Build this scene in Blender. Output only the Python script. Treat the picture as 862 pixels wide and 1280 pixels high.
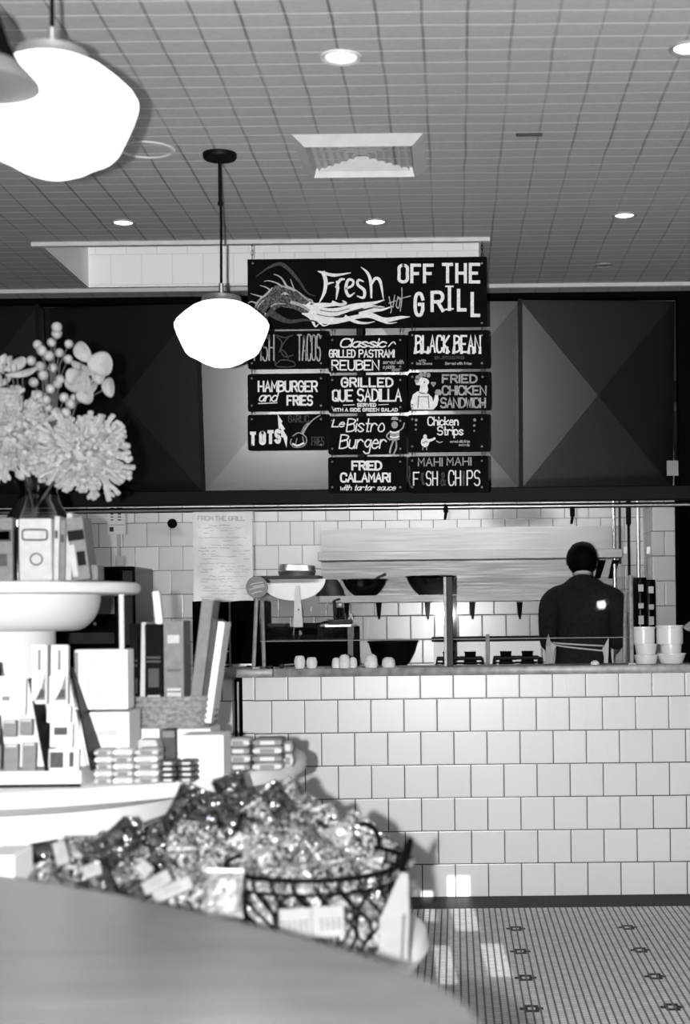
import bpy, bmesh, math, random
from mathutils import Vector, Matrix, noise
random.seed(7)
PI = math.pi
C = bpy.context.scene.collection
for o in list(bpy.data.objects): bpy.data.objects.remove(o)
scn = bpy.context.scene

# ------------------------------------------------------------------ camera, light, exposure
CAMZ, CAMY = 1.302, -7.0
F, CX, CY, ROLL = 1900.0, 567.0, 768.0, -0.01146
cd = bpy.data.cameras.new('camera'); cam = bpy.data.objects.new('camera', cd); C.objects.link(cam)
cam.location = (0, CAMY, CAMZ); cam.rotation_euler = (PI/2, -ROLL, 0)
cd.sensor_fit = 'VERTICAL'; cd.sensor_height = 36; cd.lens = F/1280*36
cd.shift_x = (431-CX)/1280; cd.shift_y = (CY-640)/1280
cd.clip_start = .05; cd.clip_end = 60
cd.dof.use_dof = True; cd.dof.focus_distance = 6.8; cd.dof.aperture_fstop = 3.9
scn.camera = cam
scn.view_settings.view_transform = 'Standard'
try: scn.view_settings.look = 'None'
except Exception: pass
scn.view_settings.gamma = 1; scn.view_settings.use_curve_mapping = False
scn.view_settings.exposure = 0.0
w = bpy.data.worlds.new('world'); scn.world = w; w.use_nodes = True
w.node_tree.nodes['Background'].inputs[0].default_value = (1, 1, 1, 1)
w.node_tree.nodes['Background'].inputs[1].default_value = 0.02
def light(name, kind, loc, power, **k):
    d = bpy.data.lights.new(name, kind); d.energy = power
    for a, v in k.items(): setattr(d, a, v)
    o = bpy.data.objects.new(name, d); o.location = loc; C.objects.link(o); return o
def aim(o, to): o.rotation_euler = (Vector(to)-o.location).to_track_quat('-Z', 'Y').to_euler()
fl = light('camera_flash', 'SPOT', (-0.075, -7.0, 1.305), 1150, shadow_soft_size=.012, spot_size=math.radians(150), spot_blend=.3)
fl.rotation_euler = (PI/2, 0, 0)
SUNDIR = Vector((-.05, 1, -.285)).normalized()
sun = light('low_sun', 'SUN', (1, -12, 4), 6.5, angle=math.radians(.12)); sun.rotation_euler = SUNDIR.to_track_quat('-Z', 'Y').to_euler()
hl = light('hood_light', 'AREA', (-.5, 1.7, 2.15), 24, shape='RECTANGLE', size=3.2, size_y=.15)
aim(hl, (-.5, 2.4, 1.0))
hl2 = light('hood_lamp', 'AREA', (.0, 2.0, 2.15), 1.2, shape='RECTANGLE', size=.5, size_y=.15)
aim(hl2, (.0, 2.6, 1.4))

# ------------------------------------------------------------------ helpers
def P(px, py, d):
    c, s = math.cos(ROLL), math.sin(ROLL); a, b = px-CX, py-CY
    u = c*a+s*b; v = -s*a+c*b
    return Vector((u*d/F, CAMY+d, CAMZ-v*d/F))
def PZ(px, py, z):
    p = P(px, py, 1.0); k = (CAMZ-z)/(CAMZ-p.z); return P(px, py, k)

class MB:
    def __init__(s): s.v = []; s.f = []
    def add(s, vs, fs):
        n = len(s.v); s.v += [Vector(v) for v in vs]; s.f += [tuple(i+n for i in f) for f in fs]; return s
    def box(s, c, d, rot=None, bev=0):
        bm = bmesh.new(); bmesh.ops.create_cube(bm, size=1)
        for v in bm.verts: v.co = Vector((v.co.x*d[0], v.co.y*d[1], v.co.z*d[2]))
        if bev: bmesh.ops.bevel(bm, geom=bm.edges[:], offset=bev, segments=2, affect='EDGES', profile=.5)
        M = Matrix.Translation(c) @ (rot.to_4x4() if rot is not None else Matrix())
        bm.verts.index_update(); bm.transform(M)
        s.add([v.co.copy() for v in bm.verts], [[v.index for v in f.verts] for f in bm.faces]); bm.free(); return s
    def lathe(s, prof, c=(0, 0, 0), n=32, M=None):
        vs = []; fs = []; m = len(prof)
        for i in range(n):
            a = 2*PI*i/n
            for r, z in prof:
                p = Vector((r*math.cos(a), r*math.sin(a), z))
                if M is not None: p = M @ p
                vs.append(p+Vector(c))
        for i in range(n):
            j = (i+1) % n
            for k in range(m-1):
                a, b = prof[k][0], prof[k+1][0]
                if a < 1e-7 and b < 1e-7: continue
                fs.append((i*m+k, j*m+k, j*m+k+1, i*m+k+1))
        s.add(vs, fs); return s
    def tube(s, pts, r, n=8, cap=True):
        pts = [Vector(p) for p in pts]; m = len(pts); rs = r if isinstance(r, (list, tuple)) else [r]*m
        vs = []; fs = []; up = None
        for i, p in enumerate(pts):
            t = (pts[min(i+1, m-1)]-pts[max(i-1, 0)])
            t = t.normalized() if t.length > 1e-9 else Vector((0, 0, 1))
            if up is None: up = t.orthogonal().normalized()
            up = (up-t*up.dot(t)); up = up.normalized() if up.length > 1e-6 else t.orthogonal().normalized()
            q = t.cross(up)
            for k in range(n):
                a = 2*PI*k/n; vs.append(p+(up*math.cos(a)+q*math.sin(a))*rs[i])
        for i in range(m-1):
            for k in range(n):
                k2 = (k+1) % n; fs.append((i*n+k, i*n+k2, (i+1)*n+k2, (i+1)*n+k))
        if cap: fs.append(tuple(range(n))[::-1]); fs.append(tuple((m-1)*n+k for k in range(n)))
        s.add(vs, fs); return s
    def prism(s, poly, off):            # polygon of 3-D points extruded by vector off
        n = len(poly); off = Vector(off); p = [Vector(q) for q in poly]
        s.add(p+[q+off for q in p], [tuple(range(n)), tuple(range(2*n-1, n-1, -1))]+[(i, i+n, (i+1) % n+n, (i+1) % n) for i in range(n)]); return s
    def ball(s, c, r, n=12, sq=(1, 1, 1), M=None):
        prof = [(r*math.sin(PI*k/n), -r*math.cos(PI*k/n)) for k in range(n+1)]
        T = Matrix.Diagonal(sq)
        if M is not None: T = M.to_3x3() @ T
        return s.lathe(prof, c, n*2, T)
    def ribbon(s, pts, wd, n=(0, -1, 0), th=.0008, base=0.0):   # flat brush stroke on an X-Z board
        n = Vector(n); pts = [Vector(p) for p in pts]; m = len(pts); s.k = getattr(s, 'k', 0)+1; base += 1.5e-5*(s.k % 40)
        ws = wd if isinstance(wd, (list, tuple)) else [wd]*m
        L = []; R = []
        for i, p in enumerate(pts):
            a = pts[i]-pts[i-1] if i else pts[1]-pts[0]; b = pts[i+1]-pts[i] if i < m-1 else a
            a = a.normalized() if a.length > 1e-9 else b.normalized(); b = b.normalized() if b.length > 1e-9 else a
            t = a+b
            t = t.normalized() if t.length > .3 else a
            q = n.cross(t).normalized(); k = ws[i]*.5/max(.55, abs(q.dot(n.cross(a).normalized())))
            e = t*(ws[i]*.4 if i == m-1 else (-ws[i]*.4 if i == 0 else 0))
            L.append(p+q*k+e+n*(th+base)); R.append(p-q*k+e+n*(th+base))
        d = n*-th; v = L+R+[x+d for x in L]+[x+d for x in R]; f = []
        for i in range(m-1):
            f += [(i, i+1, m+i+1, m+i), (i, 2*m+i, 2*m+i+1, i+1), (m+i, m+i+1, 3*m+i+1, 3*m+i)]
        f += [(0, m, 3*m, 2*m), (m-1, 3*m-1, 4*m-1, 2*m-1)]
        s.add(v, f); return s
    def build(s, name, m, parent=None, smooth=False, bev=0):
        me = bpy.data.meshes.new(name); me.from_pydata([tuple(v) for v in s.v], [], s.f); me.validate()
        bm = bmesh.new(); bm.from_mesh(me)
        bmesh.ops.remove_doubles(bm, verts=bm.verts[:], dist=1e-6)
        bmesh.ops.recalc_face_normals(bm, faces=bm.faces[:]); bm.to_mesh(me); bm.free()
        me.materials.append(m)
        if smooth:
            for p in me.polygons: p.use_smooth = True
            try: me.set_sharp_from_angle(angle=math.radians(40))
            except Exception: pass
        o = bpy.data.objects.new(name, me); C.objects.link(o)
        if parent: o.parent = parent
        return o
def tag(o, label, cat, group=None):
    o['label'] = label; o['category'] = cat
    if group: o['group'] = group
    return o
def thing(name, loc, label, cat, group=None, rz=0):
    o = bpy.data.objects.new(name, None); C.objects.link(o); o.empty_display_size = .05
    o.location = loc; o.rotation_euler.z = rz; return tag(o, label, cat, group)
def struct(o): o['kind'] = 'structure'; return o
def rotx(a): return Matrix.Rotation(a, 3, 'X')
def roty(a): return Matrix.Rotation(a, 3, 'Y')
def rotz(a): return Matrix.Rotation(a, 3, 'Z')
def dup(root, loc, label=None, rz=None):
    r = root.copy(); C.objects.link(r); r.location = loc
    if label: r['label'] = label
    if rz is not None: r.rotation_euler.z = rz
    for ch in list(root.children):
        c = ch.copy(); C.objects.link(c); c.parent = r
        for g in list(ch.children):
            d = g.copy(); C.objects.link(d); d.parent = c
    return r
ORD = ['first', 'second', 'third', 'fourth', 'fifth', 'sixth', 'seventh', 'eighth', 'ninth', 'tenth', 'eleventh', 'twelfth', 'thirteenth', 'fourteenth', 'fifteenth', 'sixteenth', 'seventeenth']

# ------------------------------------------------------------------ materials (all grey: the photograph is black and white)
class NT:
    def __init__(s, name):
        s.m = bpy.data.materials.new(name); s.m.use_nodes = True; s.t = s.m.node_tree
        s.b = s.t.nodes['Principled BSDF']; s.out = s.t.nodes['Material Output']
    def n(s, kind, **k):
        x = s.t.nodes.new(kind)
        for a, v in k.items(): setattr(x, a, v)
        return x
    def l(s, a, b): s.t.links.new(a, b)
    def math(s, op, a, b=None, c=None):
        x = s.n('ShaderNodeMath', operation=op)
        for i, q in enumerate((a, b, c)):
            if q is None: continue
            if isinstance(q, (int, float)): x.inputs[i].default_value = q
            else: s.l(q, x.inputs[i])
        return x.outputs[0]
    def ramp(s, fac, stops):
        x = s.n('ShaderNodeValToRGB'); e = x.color_ramp.elements
        while len(e) < len(stops): e.new(.5)
        for q, (p, v) in zip(e, stops): q.position = p; q.color = (v, v, v, 1)
        s.l(fac, x.inputs[0]); return x.outputs[0]
    def obj(s): return s.n('ShaderNodeTexCoord').outputs['Object']
    def geo(s): return s.n('ShaderNodeNewGeometry').outputs['Position']
    def bump(s, h, st, dist=.002):
        x = s.n('ShaderNodeBump'); x.inputs['Strength'].default_value = st; x.inputs['Distance'].default_value = dist
        s.l(h, x.inputs['Height']); s.l(x.outputs[0], s.b.inputs['Normal'])
    def noise(s, co, sc, det=3):
        x = s.n('ShaderNodeTexNoise'); x.inputs['Scale'].default_value = sc; x.inputs['Detail'].default_value = det
        s.l(co, x.inputs['Vector']); return x.outputs['Fac']
def mat(name, v, rough=.55, metal=0, var=0.0, sc=20, bump=0, coat=0, spec=.5, emit=0, aniso=0):
    t = NT(name); b = t.b
    b.inputs['Base Color'].default_value = (v, v, v, 1); b.inputs['Roughness'].default_value = rough
    b.inputs['Metallic'].default_value = metal; b.inputs['Specular IOR Level'].default_value = spec
    b.inputs['Coat Weight'].default_value = coat; b.inputs['Anisotropic'].default_value = aniso
    if emit: b.inputs['Emission Color'].default_value = (1, 1, 1, 1); b.inputs['Emission Strength'].default_value = emit
    if var or bump:
        f = t.noise(t.obj(), sc, 4)
        if var: t.l(t.ramp(f, [(.3, v*(1-var)), (.7, min(1, v*(1+var)))]), b.inputs['Base Color'])
        if bump: t.bump(f, bump)
    return t.m
def tile_mat(name, T, x0, z0, v, grout, rough=.25, axis='X', gw=.0022, var=.05, soot=None):
    t = NT(name); s = t.n('ShaderNodeSeparateXYZ'); t.l(t.geo(), s.inputs[0])
    X = s.outputs[axis]; Z = s.outputs['Z']
    rz = t.math('DIVIDE', t.math('SUBTRACT', Z, z0), T); row = t.math('FLOOR', rz)
    odd = t.math('MULTIPLY', t.math('MODULO', t.math('ADD', row, 40.), 2.), .5)
    cxx = t.math('ADD', t.math('DIVIDE', t.math('SUBTRACT', X, x0), T), odd); col = t.math('FLOOR', cxx)
    def edge(q): fr = t.math('FRACT', q); return t.math('MULTIPLY', t.math('MINIMUM', fr, t.math('SUBTRACT', 1., fr)), T)
    e = t.math('MINIMUM', edge(rz), edge(cxx))
    mr = t.n('ShaderNodeMapRange'); mr.inputs[1].default_value = gw*.6; mr.inputs[2].default_value = gw*1.3; t.l(e, mr.inputs[0]); m = mr.outputs[0]
    wn = t.n('ShaderNodeTexWhiteNoise', noise_dimensions='2D'); cb = t.n('ShaderNodeCombineXYZ'); t.l(row, cb.inputs[0]); t.l(col, cb.inputs[1]); t.l(cb.outputs[0], wn.inputs['Vector'])
    tv = t.math('MULTIPLY_ADD', wn.outputs[0], 2*var*v, v*(1-var))
    c = t.math('ADD', t.math('MULTIPLY', tv, m), t.math('MULTIPLY', t.math('SUBTRACT', 1., m), grout))
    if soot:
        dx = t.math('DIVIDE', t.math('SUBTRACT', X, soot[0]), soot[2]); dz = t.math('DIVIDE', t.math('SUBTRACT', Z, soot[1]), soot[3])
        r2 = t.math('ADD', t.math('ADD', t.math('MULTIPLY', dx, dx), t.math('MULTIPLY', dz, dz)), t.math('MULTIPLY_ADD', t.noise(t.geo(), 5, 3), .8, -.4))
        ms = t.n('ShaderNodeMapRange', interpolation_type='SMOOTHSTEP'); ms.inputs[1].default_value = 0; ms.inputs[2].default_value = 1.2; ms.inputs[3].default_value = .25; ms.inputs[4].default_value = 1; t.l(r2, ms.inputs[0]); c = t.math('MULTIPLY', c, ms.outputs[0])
    t.l(c, t.b.inputs['Base Color']); t.b.inputs['Roughness'].default_value = rough
    mr2 = t.n('ShaderNodeMapRange', interpolation_type='SMOOTHSTEP'); mr2.inputs[1].default_value = 0; mr2.inputs[2].default_value = gw*2.4; t.l(e, mr2.inputs[0])
    t.bump(mr2.outputs[0], .35, .002)
    return t.m
M = {}
M['white'] = mat('white_paint', .82, .45); M['white2'] = mat('white_enamel', .75, .3)
M['paper'] = mat('white_paper', .8, .7, var=.04, sc=40); M['paper2'] = mat('grey_paper', .42, .7, var=.1, sc=40)
M['black'] = mat('black_metal', .003, .5, spec=.1); M['blackm'] = mat('matt_black', .002, .9, spec=.04); M['blackg'] = mat('black_gloss', .002, .2, spec=.2)
M['dark'] = mat('dark_grey', .022, .5, var=.2, spec=.25); M['mid'] = mat('mid_grey', .22, .55, var=.1)
M['light'] = mat('light_grey', .5, .55, var=.08)
M['board'] = mat('chalkboard', .0032, .8, var=.3, sc=12, spec=.05)
M['chalk'] = mat('chalk_white', .72, .9, var=.12, sc=120, spec=.1); M['chalkd'] = mat('chalk_grey', .2, .9, var=.35, sc=90, spec=.1); M['chalkf'] = mat('chalk_faint', .055, .9, var=.35, sc=90, spec=.1)
M['chrome'] = mat('chrome', .75, .18, 1); M['alu'] = mat('brushed_metal', .55, .35, 1)
M['globe'] = mat('opal_glass', .85, .25, emit=2.6, coat=.3)
M['lampon'] = mat('lamp_lens', .9, .4, emit=2.2)
M['stone'] = mat('stone_edge', .26, .35, var=.35, sc=25, bump=.1)
M['skin'] = mat('skin', .3, .55); M['shirt'] = mat('dark_cotton', .022, .95, var=.25, sc=60, bump=.3, spec=.1)
M['hair'] = mat('black_hair', .0025, .7, bump=.4, sc=90, spec=.06); M['apron'] = mat('apron_cloth', .75, .85)
M['trouser'] = mat('trouser_cloth', .03, .9)
M['flower'] = mat('pale_petal', .62, .6, var=.12, sc=40); M['berry'] = mat('berry', .55, .35, var=.3, sc=60); M['leafp'] = mat('pale_leaf', .55, .55, var=.15, sc=30)
M['stem'] = mat('dark_stem', .05, .6); M['wicker'] = mat('woven_fibre', .4, .8, var=.4, sc=90, bump=.5)
M['steel'] = mat('stainless', .2, .4, 1, var=.06, sc=6)
t = NT('chalk_hatched'); f_ = t.noise(t.obj(), 150, 2); t.l(t.ramp(f_, [(.38, .012), (.62, .13)]), t.b.inputs['Base Color']); t.b.inputs['Roughness'].default_value = .9; M['chalkh'] = t.m
def brushed(name, v, rough, sx, sz):
    t = NT(name); mp = t.n('ShaderNodeMapping'); mp.inputs['Scale'].default_value = (sx, 3, sz); t.l(t.obj(), mp.inputs[0])
    f = t.noise(mp.outputs[0], 1, 4); t.b.inputs['Metallic'].default_value = 1; t.b.inputs['Base Color'].default_value = (v, v, v, 1)
    t.l(t.ramp(f, [(.3, rough*.85), (.7, rough*1.15)]), t.b.inputs['Roughness']); t.bump(f, .04, .001); return t.m
M['brush'] = mat('brushed_stainless_panel', .052, .25, 1, var=.04, sc=3)
M['splash'] = brushed('brushed_backsplash', .21, .45, 3, 90)
def glass(name, tint=1.0, refl=1.0):
    t = NT(name); t.t.nodes.remove(t.b); tr = t.n('ShaderNodeBsdfTransparent'); tr.inputs[0].default_value = (tint, tint, tint, 1)
    gl = t.n('ShaderNodeBsdfGlossy'); gl.inputs['Roughness'].default_value = .02
    fr = t.n('ShaderNodeFresnel'); fr.inputs[0].default_value = 1.5; mx = t.n('ShaderNodeMixShader')
    t.l(t.math('MULTIPLY', fr.outputs[0], refl), mx.inputs[0]); t.l(tr.outputs[0], mx.inputs[1]); t.l(gl.outputs[0], mx.inputs[2]); t.l(mx.outputs[0], t.out.inputs[0]); return t.m
M['glass'] = glass('clear_glass', .98); M['glassd'] = glass('vase_glass', .8, 1.5)

# counter tile: 6 in tiles, rows start at the floor
TT = .1524
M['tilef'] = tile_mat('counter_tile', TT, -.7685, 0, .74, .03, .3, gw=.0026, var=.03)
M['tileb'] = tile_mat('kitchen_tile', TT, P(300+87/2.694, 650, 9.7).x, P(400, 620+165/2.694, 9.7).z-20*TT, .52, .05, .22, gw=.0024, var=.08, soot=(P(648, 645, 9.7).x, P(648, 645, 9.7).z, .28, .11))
M['tilew'] = tile_mat('well_tile', .142, -1.5, 2.99-.142*20, .92, .74, .5, gw=.0018, var=.02)

# pressed tin ceiling
t = NT('pressed_tin_ceiling'); s_ = t.n('ShaderNodeSeparateXYZ'); t.l(t.geo(), s_.inputs[0])
nz = t.noise(t.geo(), 3.0, 3); wob = t.math('MULTIPLY_ADD', nz, .014, -.007)
def per(o, T, off): 
    fr = t.math('FRACT', t.math('DIVIDE', t.math('ADD', t.math('ADD', o, wob), off), T)); return t.math('MULTIPLY', t.math('MINIMUM', fr, t.math('SUBTRACT', 1., fr)), T)
ey = per(s_.outputs['Y'], .0888, 20.0); ex = per(s_.outputs['X'], .117, 20.07)
def near(e, a, b):
    r = t.n('ShaderNodeMapRange'); r.inputs[1].default_value = a; r.inputs[2].default_value = b; r.inputs[3].default_value = 1; r.inputs[4].default_value = 0; t.l(e, r.inputs[0]); return r.outputs[0]
ly = near(ey, .001, .006); lx = near(ex, .0015, .0055)
n2 = t.noise(t.geo(), 1.3, 3); patch = t.ramp(n2, [(.35, .15), (.7, 1.)])
gr = t.noise(t.geo(), 60, 3)
base = t.math('MULTIPLY_ADD', gr, .10, .30)
c1 = t.math('MULTIPLY', base, t.math('SUBTRACT', 1., t.math('MULTIPLY', t.math('MULTIPLY', lx, patch), .65)))
c2 = t.math('ADD', c1, t.math('MULTIPLY', ly, .26))  # lit ridges also painted into the colour as lighter cross lines
t.l(c2, t.b.inputs['Base Color']); t.b.inputs['Roughness'].default_value = .6
hh = t.math('ADD', t.math('SUBTRACT', t.math('MULTIPLY', lx, .8), t.math('MULTIPLY', ly, 1.0)), t.math('MULTIPLY', t.noise(t.geo(), 14, 3), 1.2))
t.bump(hh, .25, .004); M['tin'] = t.m

# mosaic floor: 1 in tiles in columns that run to the counter, dark flower figures, black border
t = NT('mosaic_floor'); s_ = t.n('ShaderNodeSeparateXYZ'); t.l(t.geo(), s_.inputs[0]); X, Y = s_.outputs['X'], s_.outputs['Y']
HT = .026
colx = t.math('DIVIDE', t.math('ADD', X, 10.0), HT); ci = t.math('FLOOR', colx)
ry = t.math('ADD', t.math('DIVIDE', t.math('ADD', Y, 20.0), HT*1.1), t.math('MULTIPLY', t.math('MODULO', ci, 2.), .5)); ri = t.math('FLOOR', ry)
def ed(q, T): fr = t.math('FRACT', q); return t.math('MULTIPLY', t.math('MINIMUM', fr, t.math('SUBTRACT', 1., fr)), T)
e1 = ed(colx, HT); e2 = ed(ry, HT*1.1)
mx_ = t.n('ShaderNodeMapRange'); mx_.inputs[1].default_value = .0016; mx_.inputs[2].default_value = .0048; t.l(e1, mx_.inputs[0])
my_ = t.n('ShaderNodeMapRange'); my_.inputs[1].default_value = .0006; my_.inputs[2].default_value = .002; t.l(e2, my_.inputs[0])
gm = t.math('MULTIPLY', mx_.outputs[0], my_.outputs[0])
wn = t.n('ShaderNodeTexWhiteNoise', noise_dimensions='2D'); cb = t.n('ShaderNodeCombineXYZ'); t.l(ci, cb.inputs[0]); t.l(ri, cb.inputs[1]); t.l(cb.outputs[0], wn.inputs['Vector'])
tv = t.math('MULTIPLY_ADD', wn.outputs[0], .14, .66)
LX, LY, X1, Y1 = .463, .425, .241, -.715
qx = t.math('SUBTRACT', t.math('FRACT', t.math('ADD', t.math('DIVIDE', t.math('SUBTRACT', X, X1), LX), 20.5)), .5); qy = t.math('SUBTRACT', t.math('FRACT', t.math('ADD', t.math('DIVIDE', t.math('SUBTRACT', Y, Y1), LY), 20.5)), .5)
ax = t.math('ABSOLUTE', t.math('MULTIPLY', qx, LX)); ay = t.math('ABSOLUTE', t.math('MULTIPLY', qy, LY))
def lt(a, v): return t.math('LESS_THAN', a, v)
inn = t.math('MULTIPLY', lt(ax, .0125), lt(ay, .016))
m1 = t.math('MULTIPLY', lt(ax, .039), lt(ay, .017)); m2 = t.math('MULTIPLY', lt(ax, .024), lt(ay, .046))
fig = t.math('MULTIPLY', t.math('MAXIMUM', m1, m2), t.math('SUBTRACT', 1., inn)); fig = t.math('MULTIPLY', fig, lt(Y, -.35))
bord = t.math('GREATER_THAN', Y, -.275); dk = t.math('MAXIMUM', fig, bord)
tv = t.math('ADD', t.math('MULTIPLY', tv, t.math('SUBTRACT', 1., dk)), t.math('MULTIPLY', dk, .011))
gcol = t.math('MULTIPLY_ADD', bord, -.09, .11)
c = t.math('ADD', t.math('MULTIPLY', tv, gm), t.math('MULTIPLY', t.math('SUBTRACT', 1., gm), gcol))
t.l(c, t.b.inputs['Base Color']); t.b.inputs['Roughness'].default_value = .6; t.b.inputs['Specular IOR Level'].default_value = .15; M['floor'] = t.m

# ------------------------------------------------------------------ setting
ZC = 2.838
struct(MB().box((0, -3, -.05), (8, 14, .1)).build('floor', M['floor']))
WX0, WX1, WY0, WY1 = -1.675, .135, -.78, .05
mb = MB()
for x0, x1, y0, y1 in ((-4, 4, -9, WY0), (-4, WX0, WY0, WY1), (WX1, 4, WY0, WY1), (-4, 4, WY1, .6)):
    mb.add([(x0, y0, ZC), (x1, y0, ZC), (x1, y1, ZC), (x0, y1, ZC)], [(0, 1, 2, 3)])
struct(mb.build('ceiling', M['tin']))
mb = MB(); zt = ZC+.5
mb.add([(WX0, WY1, ZC), (WX1, WY1, ZC), (WX1, WY1, zt), (WX0, WY1, zt)], [(0, 1, 2, 3)])
mb.add([(WX0, WY0, ZC), (WX0, WY1, ZC), (WX0, WY1, zt), (WX0, WY0, zt)], [(0, 1, 2, 3)])
mb.add([(WX1, WY0, ZC), (WX1, WY1, ZC), (WX1, WY1, zt), (WX1, WY0, zt)], [(0, 1, 2, 3)])
mb.add([(WX0, WY0, ZC), (WX1, WY0, ZC), (WX1, WY0, zt), (WX0, WY0, zt)], [(0, 1, 2, 3)])
mb.add([(WX0, WY0, zt), (WX1, WY0, zt), (WX1, WY1, zt), (WX0, WY1, zt)], [(0, 1, 2, 3)])
struct(mb.build('ceiling_light_well', M['tilew']))
struct(MB().box((-.77, WY0-.012, ZC-.008), (1.87, .03, .016)).build('trim_1', M['light']))
struct(MB().box((0, .09, ZC-.008), (7.5, .025, .018)).build('trim_2', M['light']))
# counter wall, its end return and the tiled wall beyond the metal slot
xl = P(317.5, 950, 7).x; xr = P(302.5, 950, 7).x; xs = P(290.5, 950, 7).x
struct(MB().box(((xl+4)/2, .07, 1.022/2), (4-xl, .14, 1.022)).build('wall_counter', M['tilef']))
struct(MB().box(((xl+xr)/2, .085, 1.022/2), (xl-xr-.002, .11, 1.022)).build('wall_counter_return', M['tilef']))
struct(MB().box(((xs-4)/2, .075, 1.022/2), (4+xs, .13, 1.022)).build('wall_counter_left', M['tilef']))
mb = MB(); struct(mb.box(((xs+xr)/2, .11, .5), (xr-xs, .05, 1.02)).build('trim_3', M['blackm']))
struct(MB().box(((xs+xr)/2-.002, .075, .5), (.009, .03, 1.0)).build('trim_4', M['chrome']))
# stone slabs on the counter, joint at px 342
xj = P(342, 840, 7).x; x0 = P(255, 840, 7).x
for (a, b, lab) in ((x0, xj-.001, 'short stone counter slab left of the joint'), (xj+.001, 4, 'long stone counter slab topping the white tiled wall')):
    tag(MB().box(((a+b)/2, .11, 1.042), (b-a, .28, .04), bev=.005).build('counter_slab', M['stone'], smooth=True), lab, 'countertop')
# kitchen
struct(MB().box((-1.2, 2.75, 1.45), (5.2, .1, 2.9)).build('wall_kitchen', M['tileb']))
px0 = P(814, 700, 9.3).x; px1 = P(843.5, 700, 9.3).x
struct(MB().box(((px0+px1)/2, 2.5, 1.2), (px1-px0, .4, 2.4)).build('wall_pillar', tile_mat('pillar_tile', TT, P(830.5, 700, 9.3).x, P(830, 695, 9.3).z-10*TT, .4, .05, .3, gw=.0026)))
struct(MB().box((0, 1.6, -.04), (8, 2.2, .02)).build('floor_kitchen', M['dark']))
struct(MB().box((3.0, 2.9, 1.4), (3.3, .1, 2.8)).build('dark_opening_sheet', M['blackm']))  # matt black sheet put in for the dark opening beyond the pillar
# unseen rear wall; its openings are cut to shape the low sun's floor patches
def hole(X0, X1, d0, d1):      # floor patch -> opening in the wall at Y=-9
    q = lambda X, Y: Vector((X, Y, 0))-SUNDIR*((Y+9.0)/SUNDIR.y)
    a = q(X0, -7+d1); b = q(X1, -7+d0); return (a.x, b.x+0, b.z, a.z) if a.x < b.x else (b.x, a.x, b.z, a.z)
holes = [hole(-.17, -.085, 6.45, 7.1), hole(-.06, .095, 6.25, 7.34), hole(-.10, .0, 5.35, 5.98), hole(.085, .2, 5.45, 6.0)]
xs_ = sorted({-4., 4.}.union(*[{h[0], h[1]} for h in holes])); zs_ = sorted({0., 3.4}.union(*[{h[2], h[3]} for h in holes]))
mb = MB()
for i in range(len(xs_)-1):
    for j in range(len(zs_)-1):
        cx_, cz_ = (xs_[i]+xs_[i+1])/2, (zs_[j]+zs_[j+1])/2
        if any(h[0] < cx_ < h[1] and h[2] < cz_ < h[3] for h in holes): continue
        mb.add([(xs_[i], -9, zs_[j]), (xs_[i+1], -9, zs_[j]), (xs_[i+1], -9, zs_[j+1]), (xs_[i], -9, zs_[j+1])], [(0, 1, 2, 3)])
struct(mb.build('wall_rear', M['dark']))

# ------------------------------------------------------------------ hood with pyramid stainless panels
HY = .3; HD = 7.3
hb0 = P(560, 628, HD).z; hp0 = P(600, 610, HD).z; hp1 = P(600, 375.5, HD).z; hx1 = P(847, 500, HD).x
hood = thing('exhaust_hood', (-.8, HY, hb0), 'long black framed exhaust hood with creased stainless panels above the kitchen opening', 'exhaust hood')
def H(x, y, z): return Vector((x+.8, y-HY, z-hb0))
def hbox(name, x0, x1, y0, y1, z0, z1, m, bev=0):
    return MB().box(H((x0+x1)/2, (y0+y1)/2, (z0+z1)/2), (x1-x0, y1-y0, z1-z0), bev=bev).build(name, m, hood)
hxl = -3.2
hbox('bottom_rail', hxl, hx1+.3, HY-.03, HY+.05, hb0, hp0, M['black'], .004)
hbox('top_rail', hxl, hx1+.3, HY-.03, HY+.05, hp1, ZC-.002, M['blackm'])
hbox('end_post', hx1, hx1+.3, HY-.03, HY+.05, hp0, hp1, M['blackm'])
mp_ = [P(x, 500, HD).x for x in (49, 248, 449.5, 651)]
PT = (hp1-hp0)*math.tan(math.radians(8))      # the panels lean out towards the top
for mx in mp_: MB().prism([H(mx-.010, HY+PT-.026, hp0), H(mx-.010, HY-.026, hp1), H(mx-.010, HY+.05, hp1), H(mx-.010, HY+PT+.05, hp0)], (.020, 0, 0)).build('mullion', M['black'], hood)
pw = mp_[1]-mp_[0]
edges = [mp_[0]-3*pw, mp_[0]-2*pw, mp_[0]-pw]+mp_+[hx1]
for a, b, yaw in zip(edges[:-1], edges[1:], (0, 0, 0, -4.6, 5.6, 2.2, 5.4)):      # each sheet is angled to set its light and dark triangles
    if b < hxl: continue
    a = max(a, hxl); cx_ = (a+b)/2; cz = (hp0+hp1)/2; dy = (b-a)/2*math.tan(math.radians(yaw)); e = abs(dy)
    v = [H(a, HY+PT-dy+e, hp0), H(b, HY+PT+dy+e, hp0), H(b, HY+dy+e, hp1), H(a, HY-dy+e, hp1), H(cx_, HY+PT/2-.016+e, cz)]
    MB().add(v, [(0, 1, 4), (1, 2, 4), (2, 3, 4), (3, 0, 4)]).build('panel', M['brush'], hood)
hbox('hood_back', hxl, hx1+.3, 2.55, 2.7, hb0+.3, ZC-.01, M['blackm'])
hbox('hood_ceiling', hxl, hx1+.3, HY+.25, 2.55, 2.3, 2.34, M['dark'])
MB().tube([H(hxl, HY+.06, hb0-.018), H(hx1+.25, HY+.06, hb0-.018)], .013, 12).build('grease_rail', M['chrome'], hood, smooth=True)
st = P(839, 586, HD)
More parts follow.
